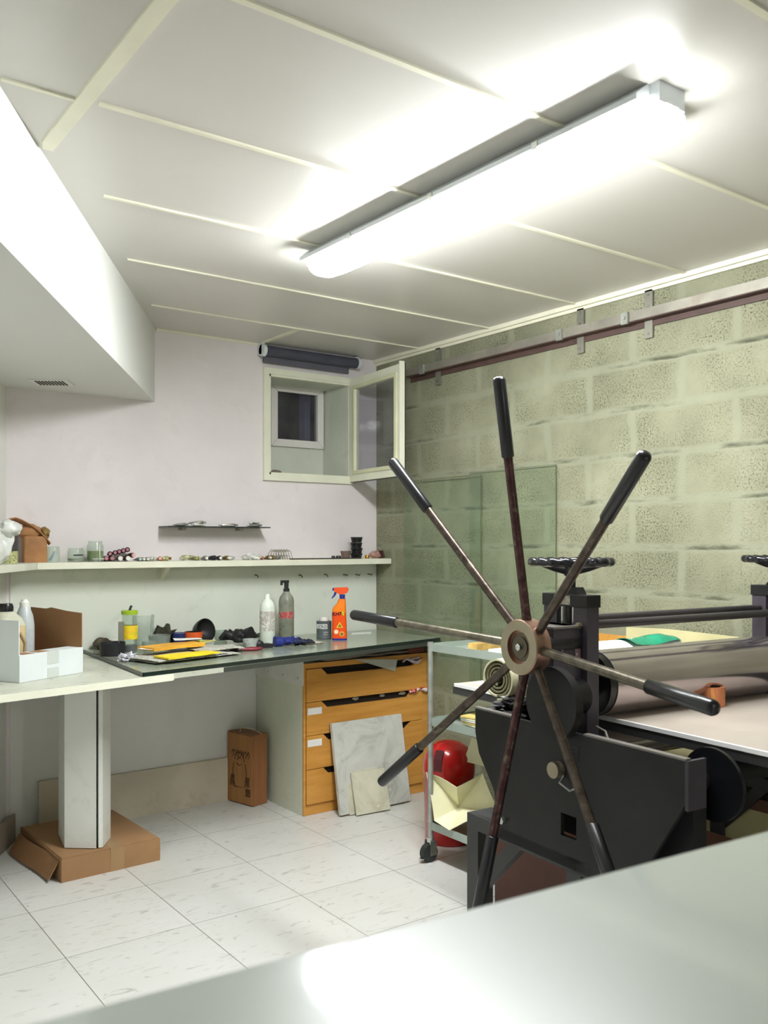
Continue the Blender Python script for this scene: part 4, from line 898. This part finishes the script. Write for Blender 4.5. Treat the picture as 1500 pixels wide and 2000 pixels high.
c = onsh(493, -0.11); tag(MB().blob((0, 0, 0.014), (0.05, 0.03, 0.02), 3, 0.6, 2.4, 13, flat=0.001).obj('wrapper', mat('white_wrapper', (222, 222, 216), 0.4, var=0.1, scale=30), None, 30, loc=c), 'crumpled white wrapper among the tubes, left of the red tube', 'wrapper')
c = onsh(544, -0.06); m = MB()
for k in range(7):
    a = -0.05+k*0.016; m.tube([(a-0.02, 0, 0.0), (a-0.012, 0, 0.035), (a+0.005, 0, 0.055), (a+0.03, 0, 0.045), (a+0.045, 0, 0.0)], 0.0016, 6)
for z_ in (0.02, 0.045): m.tube([(-0.05, 0.002, z_), (0.07, 0.002, z_)], 0.0014, 6)
tag(m.obj('wire_mesh', mat('olive_wire', (120, 108, 72), 0.5, metal=0.5), None, 40, loc=c), 'arched scrap of olive wire mesh over the last tubes on the shelf', 'mesh')
# right end of the shelf
c = onsh(645, -0.14); tag(MB().box(-0.26, 0.20, -0.022, 0.012, 0, 0.006).obj('wood_strip', mat('thin_dark_strip', (58, 50, 42), 0.6), None, loc=c), 'thin dark strip lying along the shelf edge before the stacked pots', 'strip')
c0p = onsh(696, -0.10)
for k in range(4):
    m = MB().lathe([(0.028, 0), (0.034, 0.024), (0.036, 0.026), (0.036, 0.031), (0.033, 0.031), (0.030, 0.006), (0.001, 0.006)], cap1=False)
    tag(m.obj('plant_pot', mat('black_pot_plastic', (30, 30, 32), 0.3), None, 40, loc=(c0p.x+0.002*(k % 2), c0p.y, c0p.z+k*0.0315)), 'black plastic pot, %s of the four stacked on the shelf' % ['lowest', 'second from bottom', 'third from bottom', 'topmost'][k], 'pot', 'stacked black pots')
c = onsh(675, -0.10); tag(MB().lathe([(0.022, 0), (0.030, 0.04), (0.031, 0.045), (0.027, 0.045), (0.02, 0.006), (0.001, 0.006)], cap1=False).obj('clay_cup', mat('grey_clay', (118, 98, 88), 0.7), None, 40, loc=c), 'small brownish clay cup left of the stacked black pots', 'cup')
for px, r, lab in ((651, 0.011, 'smaller dark round lid on the shelf, left of its larger twin'), (661, 0.016, 'larger dark round lid on the shelf beside the clay cup')):
    c = onsh(px, -0.12); tag(MB().lathe([(r, 0), (r, 0.012), (r*0.8, 0.018), (0.001, 0.018)], cap1=False).obj('jar_lid', mblackpl, None, 40, loc=c), lab, 'lid')
c = onsh(733, -0.09); o = root('soap_block', 'pinkish crumbly block at the right end of the shelf', 'block', c, R(10)); 
MB().blob((0, 0, 0.022), (0.045, 0.025, 0.022), 3, 0.3, 2.5, 21, flat=0.001).obj('block', mat('dusty_pink_block', (176, 138, 124), 0.8, var=0.15, scale=30), o, 40)
c = onsh(748, -0.1); tag(MB().box(-0.006, 0.006, -0.03, 0.03, 0, 0.045, RY(R(-18))).obj('small_book', mat('dark_brown_cover', (70, 44, 36), 0.6), None, loc=(-0.035, c.y, SZ+0.003)), 'small dark brown notebook leaning at the shelf end by the block wall', 'notebook')
c = onsh(717, -0.12); tag(MB().lathe([(0.012, 0), (0.014, 0.012), (0.01, 0.02), (0.001, 0.021)], cap1=False).obj('brass_cap', mat('brass', (190, 140, 50), 0.3, metal=0.8), None, 40, loc=c), 'small brass cap between the black pots and the pink block', 'cap')
# tubes on the glass shelf
GS = 1.472+0.0065
for i, (px, a, L, mt, lab) in enumerate([(372, 85, 0.07, mgr, 'flattened grey tube on the glass shelf, leftmost'), (388, -80, 0.07, mfoil, 'silvery flattened tube on the glass shelf, second from the left'), (410, 70, 0.085, mgr, 'grey rolled-up tube on the glass shelf, third from the left'), (440, -88, 0.08, mfoil, 'long silver tube in the middle of the glass shelf'), (470, 84, 0.08, mgr, 'grey tube right of the middle of the glass shelf'), (500, -60, 0.08, mfoil, 'crumpled silver tube near the right end of the glass shelf'), (515, 80, 0.07, mgr, 'grey tube overhanging the right end of the glass shelf')]):
    p2 = ony(px, 1028, -0.08); tube_item((p2.x-0.03, -0.09+0.01*(i % 3), GS+0.012*(i in (2, 5))), R(a), L, 0.009, mt, mt, lab, 'metal tubes on the glass shelf')
o = MB().sheet(0.07, 0.05, 8, 6, lambda x, y: (x, y, 0.012+0.3*max(0, x)+0.006*NZ.noise(V((x*40, y*40, 0)))), 0.0015).obj('foil_scrap', mfoil, None, 30, loc=(ony(505, 1025, -0.08).x, -0.075, GS+0.012)); tag(o, 'bent scrap of foil standing up on the glass shelf near its right end', 'foil')

# ---------------------------------------------------------------- trolley
TX, TY0, TY1 = -0.70, -1.885, -1.385; TXb = -0.24
tr = root('service_trolley', 'chrome post trolley with three metal trays between press and drawers', 'trolley', (TX, TY0, 0))
LX, LY = TXb-TX, TY1-TY0
for (x, y) in ((0, 0), (0, LY), (LX, 0), (LX, LY)):
    m = MB().cyl((x, y, 0.105), (x, y, 0.958), 0.0125, n=16)
    for z in (0.17, 0.60, 0.94): m.cyl((x, y, z), (x, y, z+0.012), 0.0145, n=16)
    m.obj('post', mgalv, tr, 40)
    c_ = bpy.data.objects.new('caster', None); COL.objects.link(c_); c_.parent = tr; c_.location = (x, y, 0)
    MB().tube([(0, 0, 0.105), (0, 0, 0.085)], 0.017, 16).box(-0.018, 0.018, -0.022, -0.017, 0.03, 0.092).box(-0.018, 0.018, 0.017, 0.022, 0.03, 0.092).obj('fork', mchrome, c_, 40)
    MB().cyl((-0.01, -0.014, 0.04), (-0.01, 0.014, 0.04), 0.0395, n=24).obj('wheel', mat('grey_black_tyre', (46, 48, 48), 0.5), c_, 40)
    MB().box(-0.055, -0.02, -0.012, 0.012, 0.018, 0.022).obj('brake_pedal', mchrome, c_)
mtray = mat('trolley_tray', (166, 178, 168), 0.3, metal=0.3, var=0.05)
for z in (0.145, 0.60, 0.925):
    m = MB().box(0.0, LX, 0.0, LY, z, z+0.004); r_ = 0.028
    m.box(-0.003, 0.0, 0.0, LY, z-0.006, z+r_); m.box(LX, LX+0.003, 0, LY, z-0.006, z+r_); m.box(0, LX, LY, LY+0.003, z-0.006, z+r_); m.box(0, LX, -0.003, 0, z-0.006, z+r_)
    m.obj('tray', mtray, tr)
def tp(x, y): return (TX+x, TY0+y, 0)
paper('paper_sheet', tp(0.10, 0.36), 0.1, 0.06, 0.2, 0.9295, mpaperw, 'small white slip on the trolley top by its corner post', 'paper', 0.002, seed=1)
paper('paper_sheet', tp(0.22, 0.12), 0.28, 0.2, 0.1, 0.9295, mpaperw, 'white paper pile on the trolley top partly behind the star wheel', 'paper', 0.006, th=0.012, seed=2)
o = MB().box(0, 0.26, 0, 0.05, 0, 0.03).obj('wood_block', mat('ochre_block', (196, 160, 90), 0.6, var=0.15, scale=20), None, loc=(TX+0.1, TY0+0.31, 0.9298), rz=0.1); tag(o, 'ochre wooden strip at the rear of the trolley top', 'wood strip')
for k in range(5):
    paper('cardboard_sheet', tp(0.23+0.004*k, 0.20+0.008*k), 0.36, 0.30, 0.06*(k-2), 0.606+0.0085*k, [mpaperc, mat('buff_card', (214, 186, 110), 0.7), mpaperw, mpaperc, mat('buff_card', (0, 0, 0))][k], 'sheet of card in the pile on the middle tray, %s from the bottom' % ['first', 'second', 'third', 'fourth', 'fifth'][k], 'card', 0.001, 'cards on the middle tray', th=0.006, seed=k)
# crumpled cream papers in the bottom tray: folded sheets with creases between measured corners
def folded(name, pts, centre, lab, seed, amp=0.006):
    bm = bmesh.new(); vs = [bm.verts.new(p) for p in pts]; c_ = bm.verts.new(centre)
    for i in range(len(vs)): bm.faces.new((c_, vs[i], vs[(i+1) % len(vs)]))
    bmesh.ops.subdivide_edges(bm, edges=bm.edges[:], cuts=5, use_grid_fill=True)
    for v_ in bm.verts:
        p_ = v_.co*9+V((seed, 0, 0)); v_.co += V((NZ.noise(p_), NZ.noise(p_+V((5, 1, 0))), NZ.noise(p_+V((2, 7, 3)))))*amp
    bmesh.ops.recalc_face_normals(bm, faces=bm.faces); bmesh.ops.solidify(bm, geom=bm.faces[:], thickness=0.0015)
    m_ = MB(); m_.b.free(); m_.b = bm
    return tag(m_.obj(name, mpaperc, None, 30), lab, 'paper')
folded('crumpled_paper', [onx(834, 1507, -0.70), onx(893, 1537, -0.62), onx(943, 1509, -0.50), onx(972, 1578, -0.52), onx(930, 1593, -0.66), onx(878, 1621, -0.716), onx(848, 1601, -0.718)], onx(897, 1577, -0.56), 'large crumpled cream paper sheet spilling out of the bottom tray of the trolley', 2, 0.008)
folded('crumpled_paper', [onx(905, 1487, -0.44), onx(922, 1440, -0.42), onx(950, 1450, -0.40), onx(955, 1500, -0.44), onx(930, 1492, -0.44)], onx(932, 1475, -0.42), 'corner of a second cream sheet standing up between red bin and black press', 5, 0.003)

# red bin
bc = V((-0.452, -1.215, 0))
o = root('red_bin', 'glossy red round bin with domed lid standing behind the trolley', 'bin', (bc.x, bc.y, 0.001))
MB().lathe([(0.105, 0), (0.112, 0.01), (0.118, 0.30), (0.122, 0.305), (0.122, 0.33)], n=36).obj('drum', mred, o, 40)
MB().lathe([(0.123, 0.33), (0.122, 0.36), (0.112, 0.40), (0.09, 0.435), (0.055, 0.458), (0.02, 0.467), (0.001, 0.468)], n=36, cap1=False).obj('domed_lid', mred, o, 60)
MB().prism([(-0.12, 0.345), (-0.124, 0.345), (-0.118, 0.40), (-0.098, 0.438), (-0.096, 0.430), (-0.114, 0.395)], -0.02, 0.02, 'xz', RZ(R(25))).obj('swing_flap_edge', mat('dark_maroon_slot', (84, 22, 30), 0.4), o)

# ---------------------------------------------------------------- etching press
P0 = V((-1.208, -2.551, 0)); PY = R(-4)
pr = root('etching_press', 'large black etching press with eight-armed star wheel and steel roller', 'printing press', P0, PY)
def side(s0, mirror=False, lowdetail=False):
    """one side frame; s0 = outer face, body extends to s0+0.044 (or mirrored)"""
    sg = -1 if mirror else 1
    X = lambda a: s0+sg*a
    def bx(m, a, b_, *r, **k): x0_, x1_ = sorted((X(a), X(b_))); m.box(x0_, x1_, *r, **k)
    m = MB(); bx(m, 0, 0.046, -0.179, -0.125, 0.70, 1.206); bx(m, 0, 0.046, -0.055, 0.0, 0.70, 1.206); bx(m, 0.0, 0.046, -0.125, -0.055, 0.70, 0.80)
    m.obj('upright_frame', miron2, pr)
    m = MB(); bx(m, -0.004, 0.050, -0.183, 0.004, 1.206, 1.242, bev=0.002); m.obj('cap_block', miron, pr)
    m = MB(); m.prism([(-0.135, 1.242), (-0.122, 1.262), (-0.066, 1.262), (-0.05, 1.242)], *sorted((X(0.006), X(0.042))), 'yz'); m.obj('nut_plate', miron, pr)
    m = MB(); m.cyl((X(0.023), -0.092, 1.10), (X(0.023), -0.092, 1.325), 0.0125, n=16); m.obj('screw_spindle', mat('dark_thread', (44, 40, 42), 0.35, metal=0.6), pr, 40)
    for t in (-0.068, -0.114):
        MB().cyl((X(0.012), t, 1.12), (X(0.012), t, 1.206), 0.006, n=12).obj('guide_rod', mchrome, pr, 40)
    # handwheel: wavy rim, hub, five curved arms
    hw = bpy.data.objects.new('pressure_handwheel', None); COL.objects.link(hw); hw.parent = pr; hw.location = (X(0.023), -0.092, 1.335)
    m = MB(); n = 120; RR = 0.112; rings = []
    for k in range(n):
        a = 2*pi*k/n; w = 0.0019*cos(a*18)
        ring = []
        for j in range(10):
            b_ = 2*pi*j/10; ring.append(m.b.verts.new(((RR+0.013*cos(b_)+(w if cos(b_) > 0 else 0))*cos(a), (RR+0.013*cos(b_)+(w if cos(b_) > 0 else 0))*sin(a), 0.0125*sin(b_)+(w*0.9 if sin(b_) > 0 else 0))))
        rings.append(ring)
    for k in range(n):
        a, c_ = rings[k], rings[(k+1) % n]
        for j in range(10): m.b.faces.new((a[j], a[(j+1) % 10], c_[(j+1) % 10], c_[j]))
    m.obj('rim', mat('black_bakelite', (22, 22, 28), 0.16, spec=0.6), hw, 60)
    for k in range(5):
        a = R(72*k+10); d = V((cos(a), sin(a), 0))
        MB().tube([d*0.012+V((0, 0, -0.026)), d*0.05+V((0, 0, -0.018)), d*0.085+V((0, 0, -0.006)), d*0.108], [0.012, 0.010, 0.009, 0.008], 10).obj('arm', miron, hw, 60)
    MB().lathe([(0.014, -0.045), (0.022, -0.036), (0.024, -0.012), (0.014, -0.006), (0.001, -0.006)], cap1=False).obj('hub', miron, hw, 40)
    # side beam: hexagonal plate in front plus channel end
    pl = [(0.205, 0.866), (-0.649, 0.886), (-0.601, 0.768), (-0.45, 0.56), (-0.45, 0.50), (0.22, 0.50), (0.111, 0.636), (0.187, 0.738)]
    y_h = (-0.239, -0.179); z_h = (0.583, 0.645)
    xa, xb = sorted((X(-0.10), X(-0.088)))
    m = MB()
    # plate built around the square window
    m.prism([(0.205, 0.874), (-0.179, 0.874), (-0.179, 0.50), (0.1, 0.50), (0.111, 0.636), (0.187, 0.738), (0.205, 0.80)], xa, xb, 'yz')
    m.prism([(-0.239, 0.874), (-0.601, 0.874), (-0.601, 0.768), (-0.47, 0.56), (-0.47, 0.50), (-0.239, 0.50)], xa, xb, 'yz')
    m.prism([(-0.179, 0.874), (-0.239, 0.874), (-0.239, 0.645), (-0.179, 0.645)], xa, xb, 'yz'); m.prism([(-0.179, 0.583), (-0.239, 0.583), (-0.239, 0.50), (-0.179, 0.50)], xa, xb, 'yz')
    m.obj('side_plate', miron, pr)
    for ta_, tb_ in ((-0.605, -0.27), (0.02, 0.208)):
        m = MB(); bx(m, -0.104, -0.084, ta_, tb_, 0.874, 0.879); m.obj('plate_top_edge', mat('worn_grey_edge', (118, 114, 108), 0.4, metal=0.3), pr)
    for q_ in ((-0.10, -0.035, -0.611, -0.601, 0.755, 0.874), (-0.088, -0.002, 0.10, 0.11, 0.50, 0.80)):
        m = MB(); bx(m, *q_); m.obj('channel_end', miron2, pr)
    m = MB(); bx(m, -0.02, 0.03, -0.56, 0.2, 0.56, 0.80); m.obj('inner_beam', mat('deep_black_paint', (20, 19, 20), 0.55), pr)
side(0.0)
side(1.035, True)
# roller
m = MB().cyl((0.115, -0.092, 0.974), (0.92, -0.092, 0.974), 0.0965, n=64); m.obj('upper_roller', msteel, pr, 60)
MB().cyl((0.088, -0.092, 0.974), (0.115, -0.092, 0.974), 0.094, n=48).cyl((0.046, -0.092, 0.974), (0.088, -0.092, 0.974), 0.035).obj('roller_end_disc', mrubber, pr, 60)
MB().cyl((0.92, -0.092, 0.974), (0.947, -0.092, 0.974), 0.094, n=48).cyl((0.947, -0.092, 0.974), (0.989, -0.092, 0.974), 0.035).obj('roller_end_disc', mrubber, pr, 60)
m = MB().cyl((0.10, -0.092, 0.79), (0.93, -0.092, 0.79), 0.054, n=32); m.obj('lower_roller', msteel, pr, 60)
for t, z in ((-0.152, 1.155), (-0.028, 1.160)):
    q = MB().cyl((0.046, t, z), (0.989, t, z), 0.0125, n=16).obj('tie_bar', mat('tie_bar_paint', (66, 62, 64), 0.35, metal=0.4), pr, 40)
    if t < -0.1: MB().cyl((-0.010, t, z), (0.0, t, z), 0.0095, n=6).cyl((-0.014, t, z), (-0.010, t, z), 0.008, n=16).obj('bolt_head', mhub, q, 40)
# bearing block for the wheel shaft
m = MB(); m.box(-0.105, -0.0, -0.155, -0.005, 0.98, 1.150, bev=0.003); m.box(-0.05, 0.012, -0.14, -0.02, 1.150, 1.156); m.obj('bearing_block', miron2, pr)
MB().box(-0.108, 0.0, -0.158, -0.02, 1.150, 1.156).obj('block_top_plate', mat('worn_grey_edge', (0, 0, 0)), pr)
for z in (1.075,):
    for s in (-0.06, -0.02): MB().cyl((s, -0.160, z), (s, -0.155, z), 0.005, n=8).obj('screw_head', mchrome, pr, 40)
MB().box(-0.025, -0.004, -0.157, -0.1555, 1.045, 1.10).obj('maker_plate', mat('pinkish_plate', (150, 120, 128), 0.3, metal=0.5), pr)
MB().box(-0.0055, -0.004, -0.115, -0.05, 1.212, 1.238).obj('rating_plate', m_label('rating_plate', [(170, 166, 150), (130, 126, 112), (176, 172, 156), (150, 146, 130)], 0.4, 90), pr)
m = MB().cyl((-0.138, -0.178, 0.950), (-0.112, -0.178, 0.950), 0.100, n=56).cyl((-0.112, -0.150, 0.955), (0.0, -0.150, 0.955), 0.05, n=32); m.obj('gear_cover', miron, pr, 60)
m = MB().cyl((-0.125, -0.172, 0.763), (-0.10, -0.172, 0.763), 0.0225, n=28); m.obj('round_boss', mhub, pr, 50)
m = MB().cyl((-0.112, 0.066, 0.559), (-0.10, 0.066, 0.559), 0.011, n=6); m.obj('bolt_head', mchrome, pr, 40)
m = MB().cyl((-0.115, 0.216, 0.895), (-0.10, 0.216, 0.895), 0.0085, n=16); m.obj('bolt_head', mchrome, pr, 40)
MB().cyl((0.055, -0.555, 0.785), (0.066, -0.555, 0.785), 0.092, n=48).obj('guide_disc', mrubber, pr, 60)
MB().cyl((0.03, -0.52, 0.79), (1.0, -0.52, 0.79), 0.03, n=20).obj('bed_support_roller', mat('deep_black_paint', (0, 0, 0)), pr, 60)
MB().tube([(0.03, -0.185, 0.87), (0.02, -0.23, 0.865), (0.0, -0.27, 0.83), (-0.03, -0.29, 0.79)], 0.003, 8).obj('cable', mat('grey_cable', (120, 120, 112), 0.4), pr, 60)
MB().tube([(-0.10, -0.19, 0.75), (-0.125, -0.20, 0.735), (-0.12, -0.235, 0.72), (-0.10, -0.24, 0.725)], 0.003, 8).obj('wire_loop', mgalv, pr, 60)
m = MB()
for k in range(4): m.box(-0.101, -0.06, -0.25, -0.20, 0.80+k*0.011, 0.806+k*0.011)
m.obj('cooling_fins', miron, pr)
# bristly dirty felt in the left trough
m = MB(); m.blob((0.02, 0.14, 0.865), (0.075, 0.07, 0.035), 4, 0.9, 4, 5); m.obj('ink_scraper_brush', mat('deep_black_paint', (0, 0, 0)), pr)
# bed
m = MB(); m.box(0.13, 0.905, -1.35, 0.63, 0.847, 0.8765); m.obj('press_bed', mbed, pr)
m = MB(); m.box(0.1255, 0.1345, -1.35, 0.62, 0.867, 0.8785); m.obj('bed_edge_glint', mbedw, pr)  # white strip paints the light caught by the bed's top chamfer
m = MB(); m.box(0.127, 0.13, -1.35, 0.63, 0.84, 0.866); m.box(0.13, 0.905, 0.63, 0.634, 0.84, 0.874); m.obj('bed_dark_edge', mat('dark_grey_edge', (66, 66, 66), 0.4, metal=0.3), pr)
# stand: square tube legs and rails
mst = mat('charcoal_stand', (58, 58, 58), 0.5, var=0.08)
for s in (-0.10, 1.075):
    for t in (0.247, -0.20, -0.62):
        MB().box(s, s+0.06, t-0.055, t, 0.0015, 0.532).obj('leg', mst, pr)
    MB().box(s, s+0.06, -0.565, 0.192, 0.492, 0.532).obj('side_rail', mst, pr)
    MB().prism([(0.192, 0.30), (0.192, 0.36), (0.06, 0.492), (0.0, 0.492)], s+0.015, s+0.045, 'yz').obj('corner_brace', mst, pr)
for t in (0.192, -0.675):
    MB().box(-0.04, 1.075, t, t+0.055, 0.492, 0.532).obj('cross_rail', mst, pr)
MB().box(-0.10, 0.0, 0.11, 0.247, 0.532, 0.538).obj('stand_top_plate', mst, pr)
# star wheel
sw = bpy.data.objects.new('star_wheel', None); COL.objects.link(sw); sw.parent = pr; sw.location = (-0.163, -0.134, 1.1045)
ROTX = M.Rotation(R(-90), 4, 'Y')   # lathe axis z -> -x
m = MB(); m.lathe([(0.076, 0.000), (0.076, 0.049), (0.074, 0.051), (0.046, 0.051), (0.046, 0.040), (0.001, 0.040)], n=56, mtx=ROTX, cap1=False); m.obj('hub', mcopperish, sw, 40)
m = MB(); m.lathe([(0.0745, 0.0495), (0.0745, 0.0522), (0.046, 0.0522), (0.046, 0.0495)], n=56, mtx=ROTX, cap0=False, cap1=False); m.obj('hub_face_ring', mhub, sw, 40)
m = MB(); m.lathe([(0.040, 0.040), (0.040, 0.043), (0.030, 0.044), (0.030, 0.047), (0.001, 0.047)], n=40, mtx=ROTX, cap1=False); m.obj('retaining_washer', mat('dark_washer', (96, 88, 74), 0.35, metal=0.8), sw, 40)
m = MB(); m.lathe([(0.0105, 0.047), (0.0105, 0.055), (0.006, 0.056), (0.001, 0.053)], n=6, mtx=ROTX, cap1=False); m.obj('hex_bolt', mchrome, sw, 30)
m = MB(); m.cyl((0.0, 0, 0), (0.16, 0, 0), 0.027, n=24); m.obj('shaft', miron, sw, 50)
Rw, dish = 0.727, 0.158
for k in range(8):
    a = R(45*k+3.6); d = V((0, cos(a), sin(a)))
    e_ = d*Rw+V((-dish, 0, 0)); s_ = d*0.066+V((-0.024, 0, 0))
    u = (e_-s_); L_ = u.length; u.normalize()
    g0_ = s_+u*(L_-0.215)
    m = MB().tube([s_, s_+u*0.03, g0_+u*0.02], [0.014, 0.0125, 0.0125], 20); m.obj('spoke', mspoke if k in (2, 6) else (mspoke2 if k in (0, 4) else mspoke3), sw, 60)
    m = MB().tube([g0_, g0_+u*0.002, g0_+u*0.205, g0_+u*0.212, g0_+u*0.215], [0.0155, 0.0172, 0.0172, 0.014, 0.005], 24); m.obj('grip', mrubber, sw, 50)

def prp(s, t, z): return P0+V((cos(PY), sin(PY), 0))*s+V((-sin(PY), cos(PY), 0))*t+V((0, 0, z))
# felt roll at the bed's far end
q = onz(963, 1328, 0.8775+0.073)+V((0.25, 0, 0))
o = root('felt_roll', 'rolled cream felt blanket lying on the far end of the press bed', 'felt roll', q, PY+R(8))
def spiral(r0, r1, turns, n, L, m, y0):
    pts = []
    for k in range(n+1):
        t = k/n; r = r0+(r1-r0)*t; a = -pi/2+2*pi*turns*t; pts.append((r*cos(a), r*sin(a)))
    th = 0.006
    for (xa, za), (xb, zb) in zip(pts, pts[1:]):
        ra, rb = math.hypot(xa, za), math.hypot(xb, zb)
        ia, ib = (ra-th)/ra, (rb-th)/rb
        v = [m.b.verts.new((xx, yy, zz)) for yy in (y0, y0+L) for xx, zz in ((xa, za), (xb, zb), (xb*ib, zb*ib), (xa*ia, za*ia))]
        for f_ in ((0, 1, 2, 3), (7, 6, 5, 4), (0, 4, 5, 1), (3, 2, 6, 7)): m.b.faces.new([v[i] for i in f_])
m = MB(); spiral(0.058, 0.069, 1.0, 40, 0.20, m, 0.05)
bmesh.ops.transform(m.b, matrix=RZ(R(90)), verts=m.b.verts); bmesh.ops.remove_doubles(m.b, verts=m.b.verts, dist=1e-5)
m.obj('outer_layer', mfelt, o, 60)
m = MB(); spiral(0.022, 0.056, 3.0, 90, 0.195, m, 0.052)
bmesh.ops.transform(m.b, matrix=RZ(R(90)), verts=m.b.verts); bmesh.ops.remove_doubles(m.b, verts=m.b.verts, dist=1e-5)
m.obj('inner_layers', mfelt2, o, 60)
q = prp(0.46, 0.40, 0.8775)
o = MB().sheet(0.56, 0.42, 14, 10, lambda x, y: (x, y, 0.001), 0.004).obj('felt_blanket', mfelt, None, None, loc=q, rz=PY); 
o.location.z = 0.8768; tag(o, 'flat end of a cream felt blanket under the roll on the press bed', 'felt')
o_roll = [x for x in bpy.data.objects if x.name == 'felt_roll'][0]; o_roll.location.z += 0.0055
q = prp(0.435, 0.27, 0.8768+0.0845)
o = root('paper_roll', 'loosely rolled white paper lying behind the steel roller on the press bed', 'paper roll', q, PY)
m = MB(); spiral(0.070, 0.082, 1.7, 60, 0.44, m, -0.44)
bmesh.ops.transform(m.b, matrix=RZ(R(90)), verts=m.b.verts); bmesh.ops.remove_doubles(m.b, verts=m.b.verts, dist=1e-5)
m.obj('rolled_sheet', mpaperw, o, 60)
o = MB().sheet(0.27, 0.12, 20, 12, lambda x, y: (x, y, -5.5*y*y+0.008*max(0, sin(x*26+y*8))+0.006*NZ.noise(V((x*20, y*20, 5)))), 0.0012).obj('plastic_film', mgreen, None, 50, loc=prp(0.735, 0.262, 1.0455), rz=PY+0.1); tag(o, 'crinkled green plastic film draped over the white paper roll behind the steel roller', 'film')
# copper tape roll on bed
q = onz(1405, 1380, 0.877)
o = root('tape_roll', 'roll of copper coloured tape standing flat on the press bed', 'tape roll', (q.x, q.y+0.03, 0.8775))
MB().lathe([(0.043, 0.0), (0.043, 0.060), (0.030, 0.060), (0.030, 0.0), (0.043, 0.0)], n=40, cap0=False, cap1=False).obj('tape', mcop, o, 40)
MB().lathe([(0.0298, 0.001), (0.0298, 0.059), (0.0275, 0.059), (0.0275, 0.001), (0.0298, 0.001)], n=40, cap0=False, cap1=False).obj('core', mat('dark_tape_core', (90, 60, 44), 0.7), o, 40)
MB().prism([(0.0, 0.0), (0.012, 0.004), (0.004, 0.06), (-0.006, 0.06)], -0.046, -0.0445, 'xz', RZ(R(-50))).obj('tape_end', mat('tape_end_orange', (232, 160, 90), 0.3, metal=0.3), o)

# boards against the block wall
mply = mat('pale_plywood', (206, 198, 150), 0.6, var=0.06, scale=5)
o = MB().prism([(-0.335, 0), (-0.335, 1.028), (0.0, 1.034), (0.20, 1.026), (0.20, 0)], -0.047, -0.036, 'yz').obj('plywood_board', mply, None, loc=(0.0, -2.12, 0.001)); tag(o, 'pale plywood board upright against the block wall behind the press bed', 'board')
o = MB().box(-0.030, -0.016, 0, 0.55, 0, 0.985, None).obj('orange_board', morange, None, loc=(0.0, -2.25, 0.001)); tag(o, 'orange wood board behind the plywood against the block wall', 'board')
o = root('picture_frame', 'brown wooden frame with pale panel leaning on the block wall beneath the press', 'frame', (-0.10, -2.735, 0.001))
m = MB(); m.box(-0.012, 0.012, 0, 0.36, 0.40, 0.445); m.box(-0.012, 0.012, 0, 0.36, 0, 0.04); m.box(-0.012, 0.012, 0, 0.04, 0.04, 0.40); m.box(-0.012, 0.012, 0.32, 0.36, 0.04, 0.40)
m.obj('frame', m_slotwood('brown_frame', (90, 58, 44), (112, 74, 56), 0.5), o); MB().box(-0.004, 0.006, 0.04, 0.32, 0.04, 0.40).obj('panel', mply, o)
o = root('storage_crate', 'dark brown box standing on the floor beneath the press', 'box', (-0.86, -2.62, 0.001), -0.07)
MB().box(0, 0.46, 0, 0.71, 0, 0.36).obj('body', mat('dark_brown_box', (84, 54, 44), 0.7), o); MB().box(-0.004, 0.464, -0.004, 0.714, 0.36, 0.375).obj('lid', mat('reddish_brown_lid', (104, 62, 52), 0.7), o)

# ---------------------------------------------------------------- near table
ta = root('work_table', 'glossy pale table top filling the near foreground', 'table', (-3.045, -3.905, 0), math.atan2(-3.960+3.903, -2.362+3.045))
MB().box(-0.42, 1.20, -0.92, 0.0, 1.08, 1.11, bev=0.002).obj('tabletop', mtable, ta)
MB().box(-0.36, 1.14, -0.86, -0.06, 1.02, 1.08).obj('apron', mst, ta)
for x in (-0.36, 1.09):
    for y in (-0.86, -0.11): MB().box(x, x+0.05, y, y+0.05, 0.001, 1.02).obj('leg', mst, ta)

for o in bpy.data.objects:
    if o.type == 'MESH' and not o.data.materials: print('NO MATERIAL', o.name)
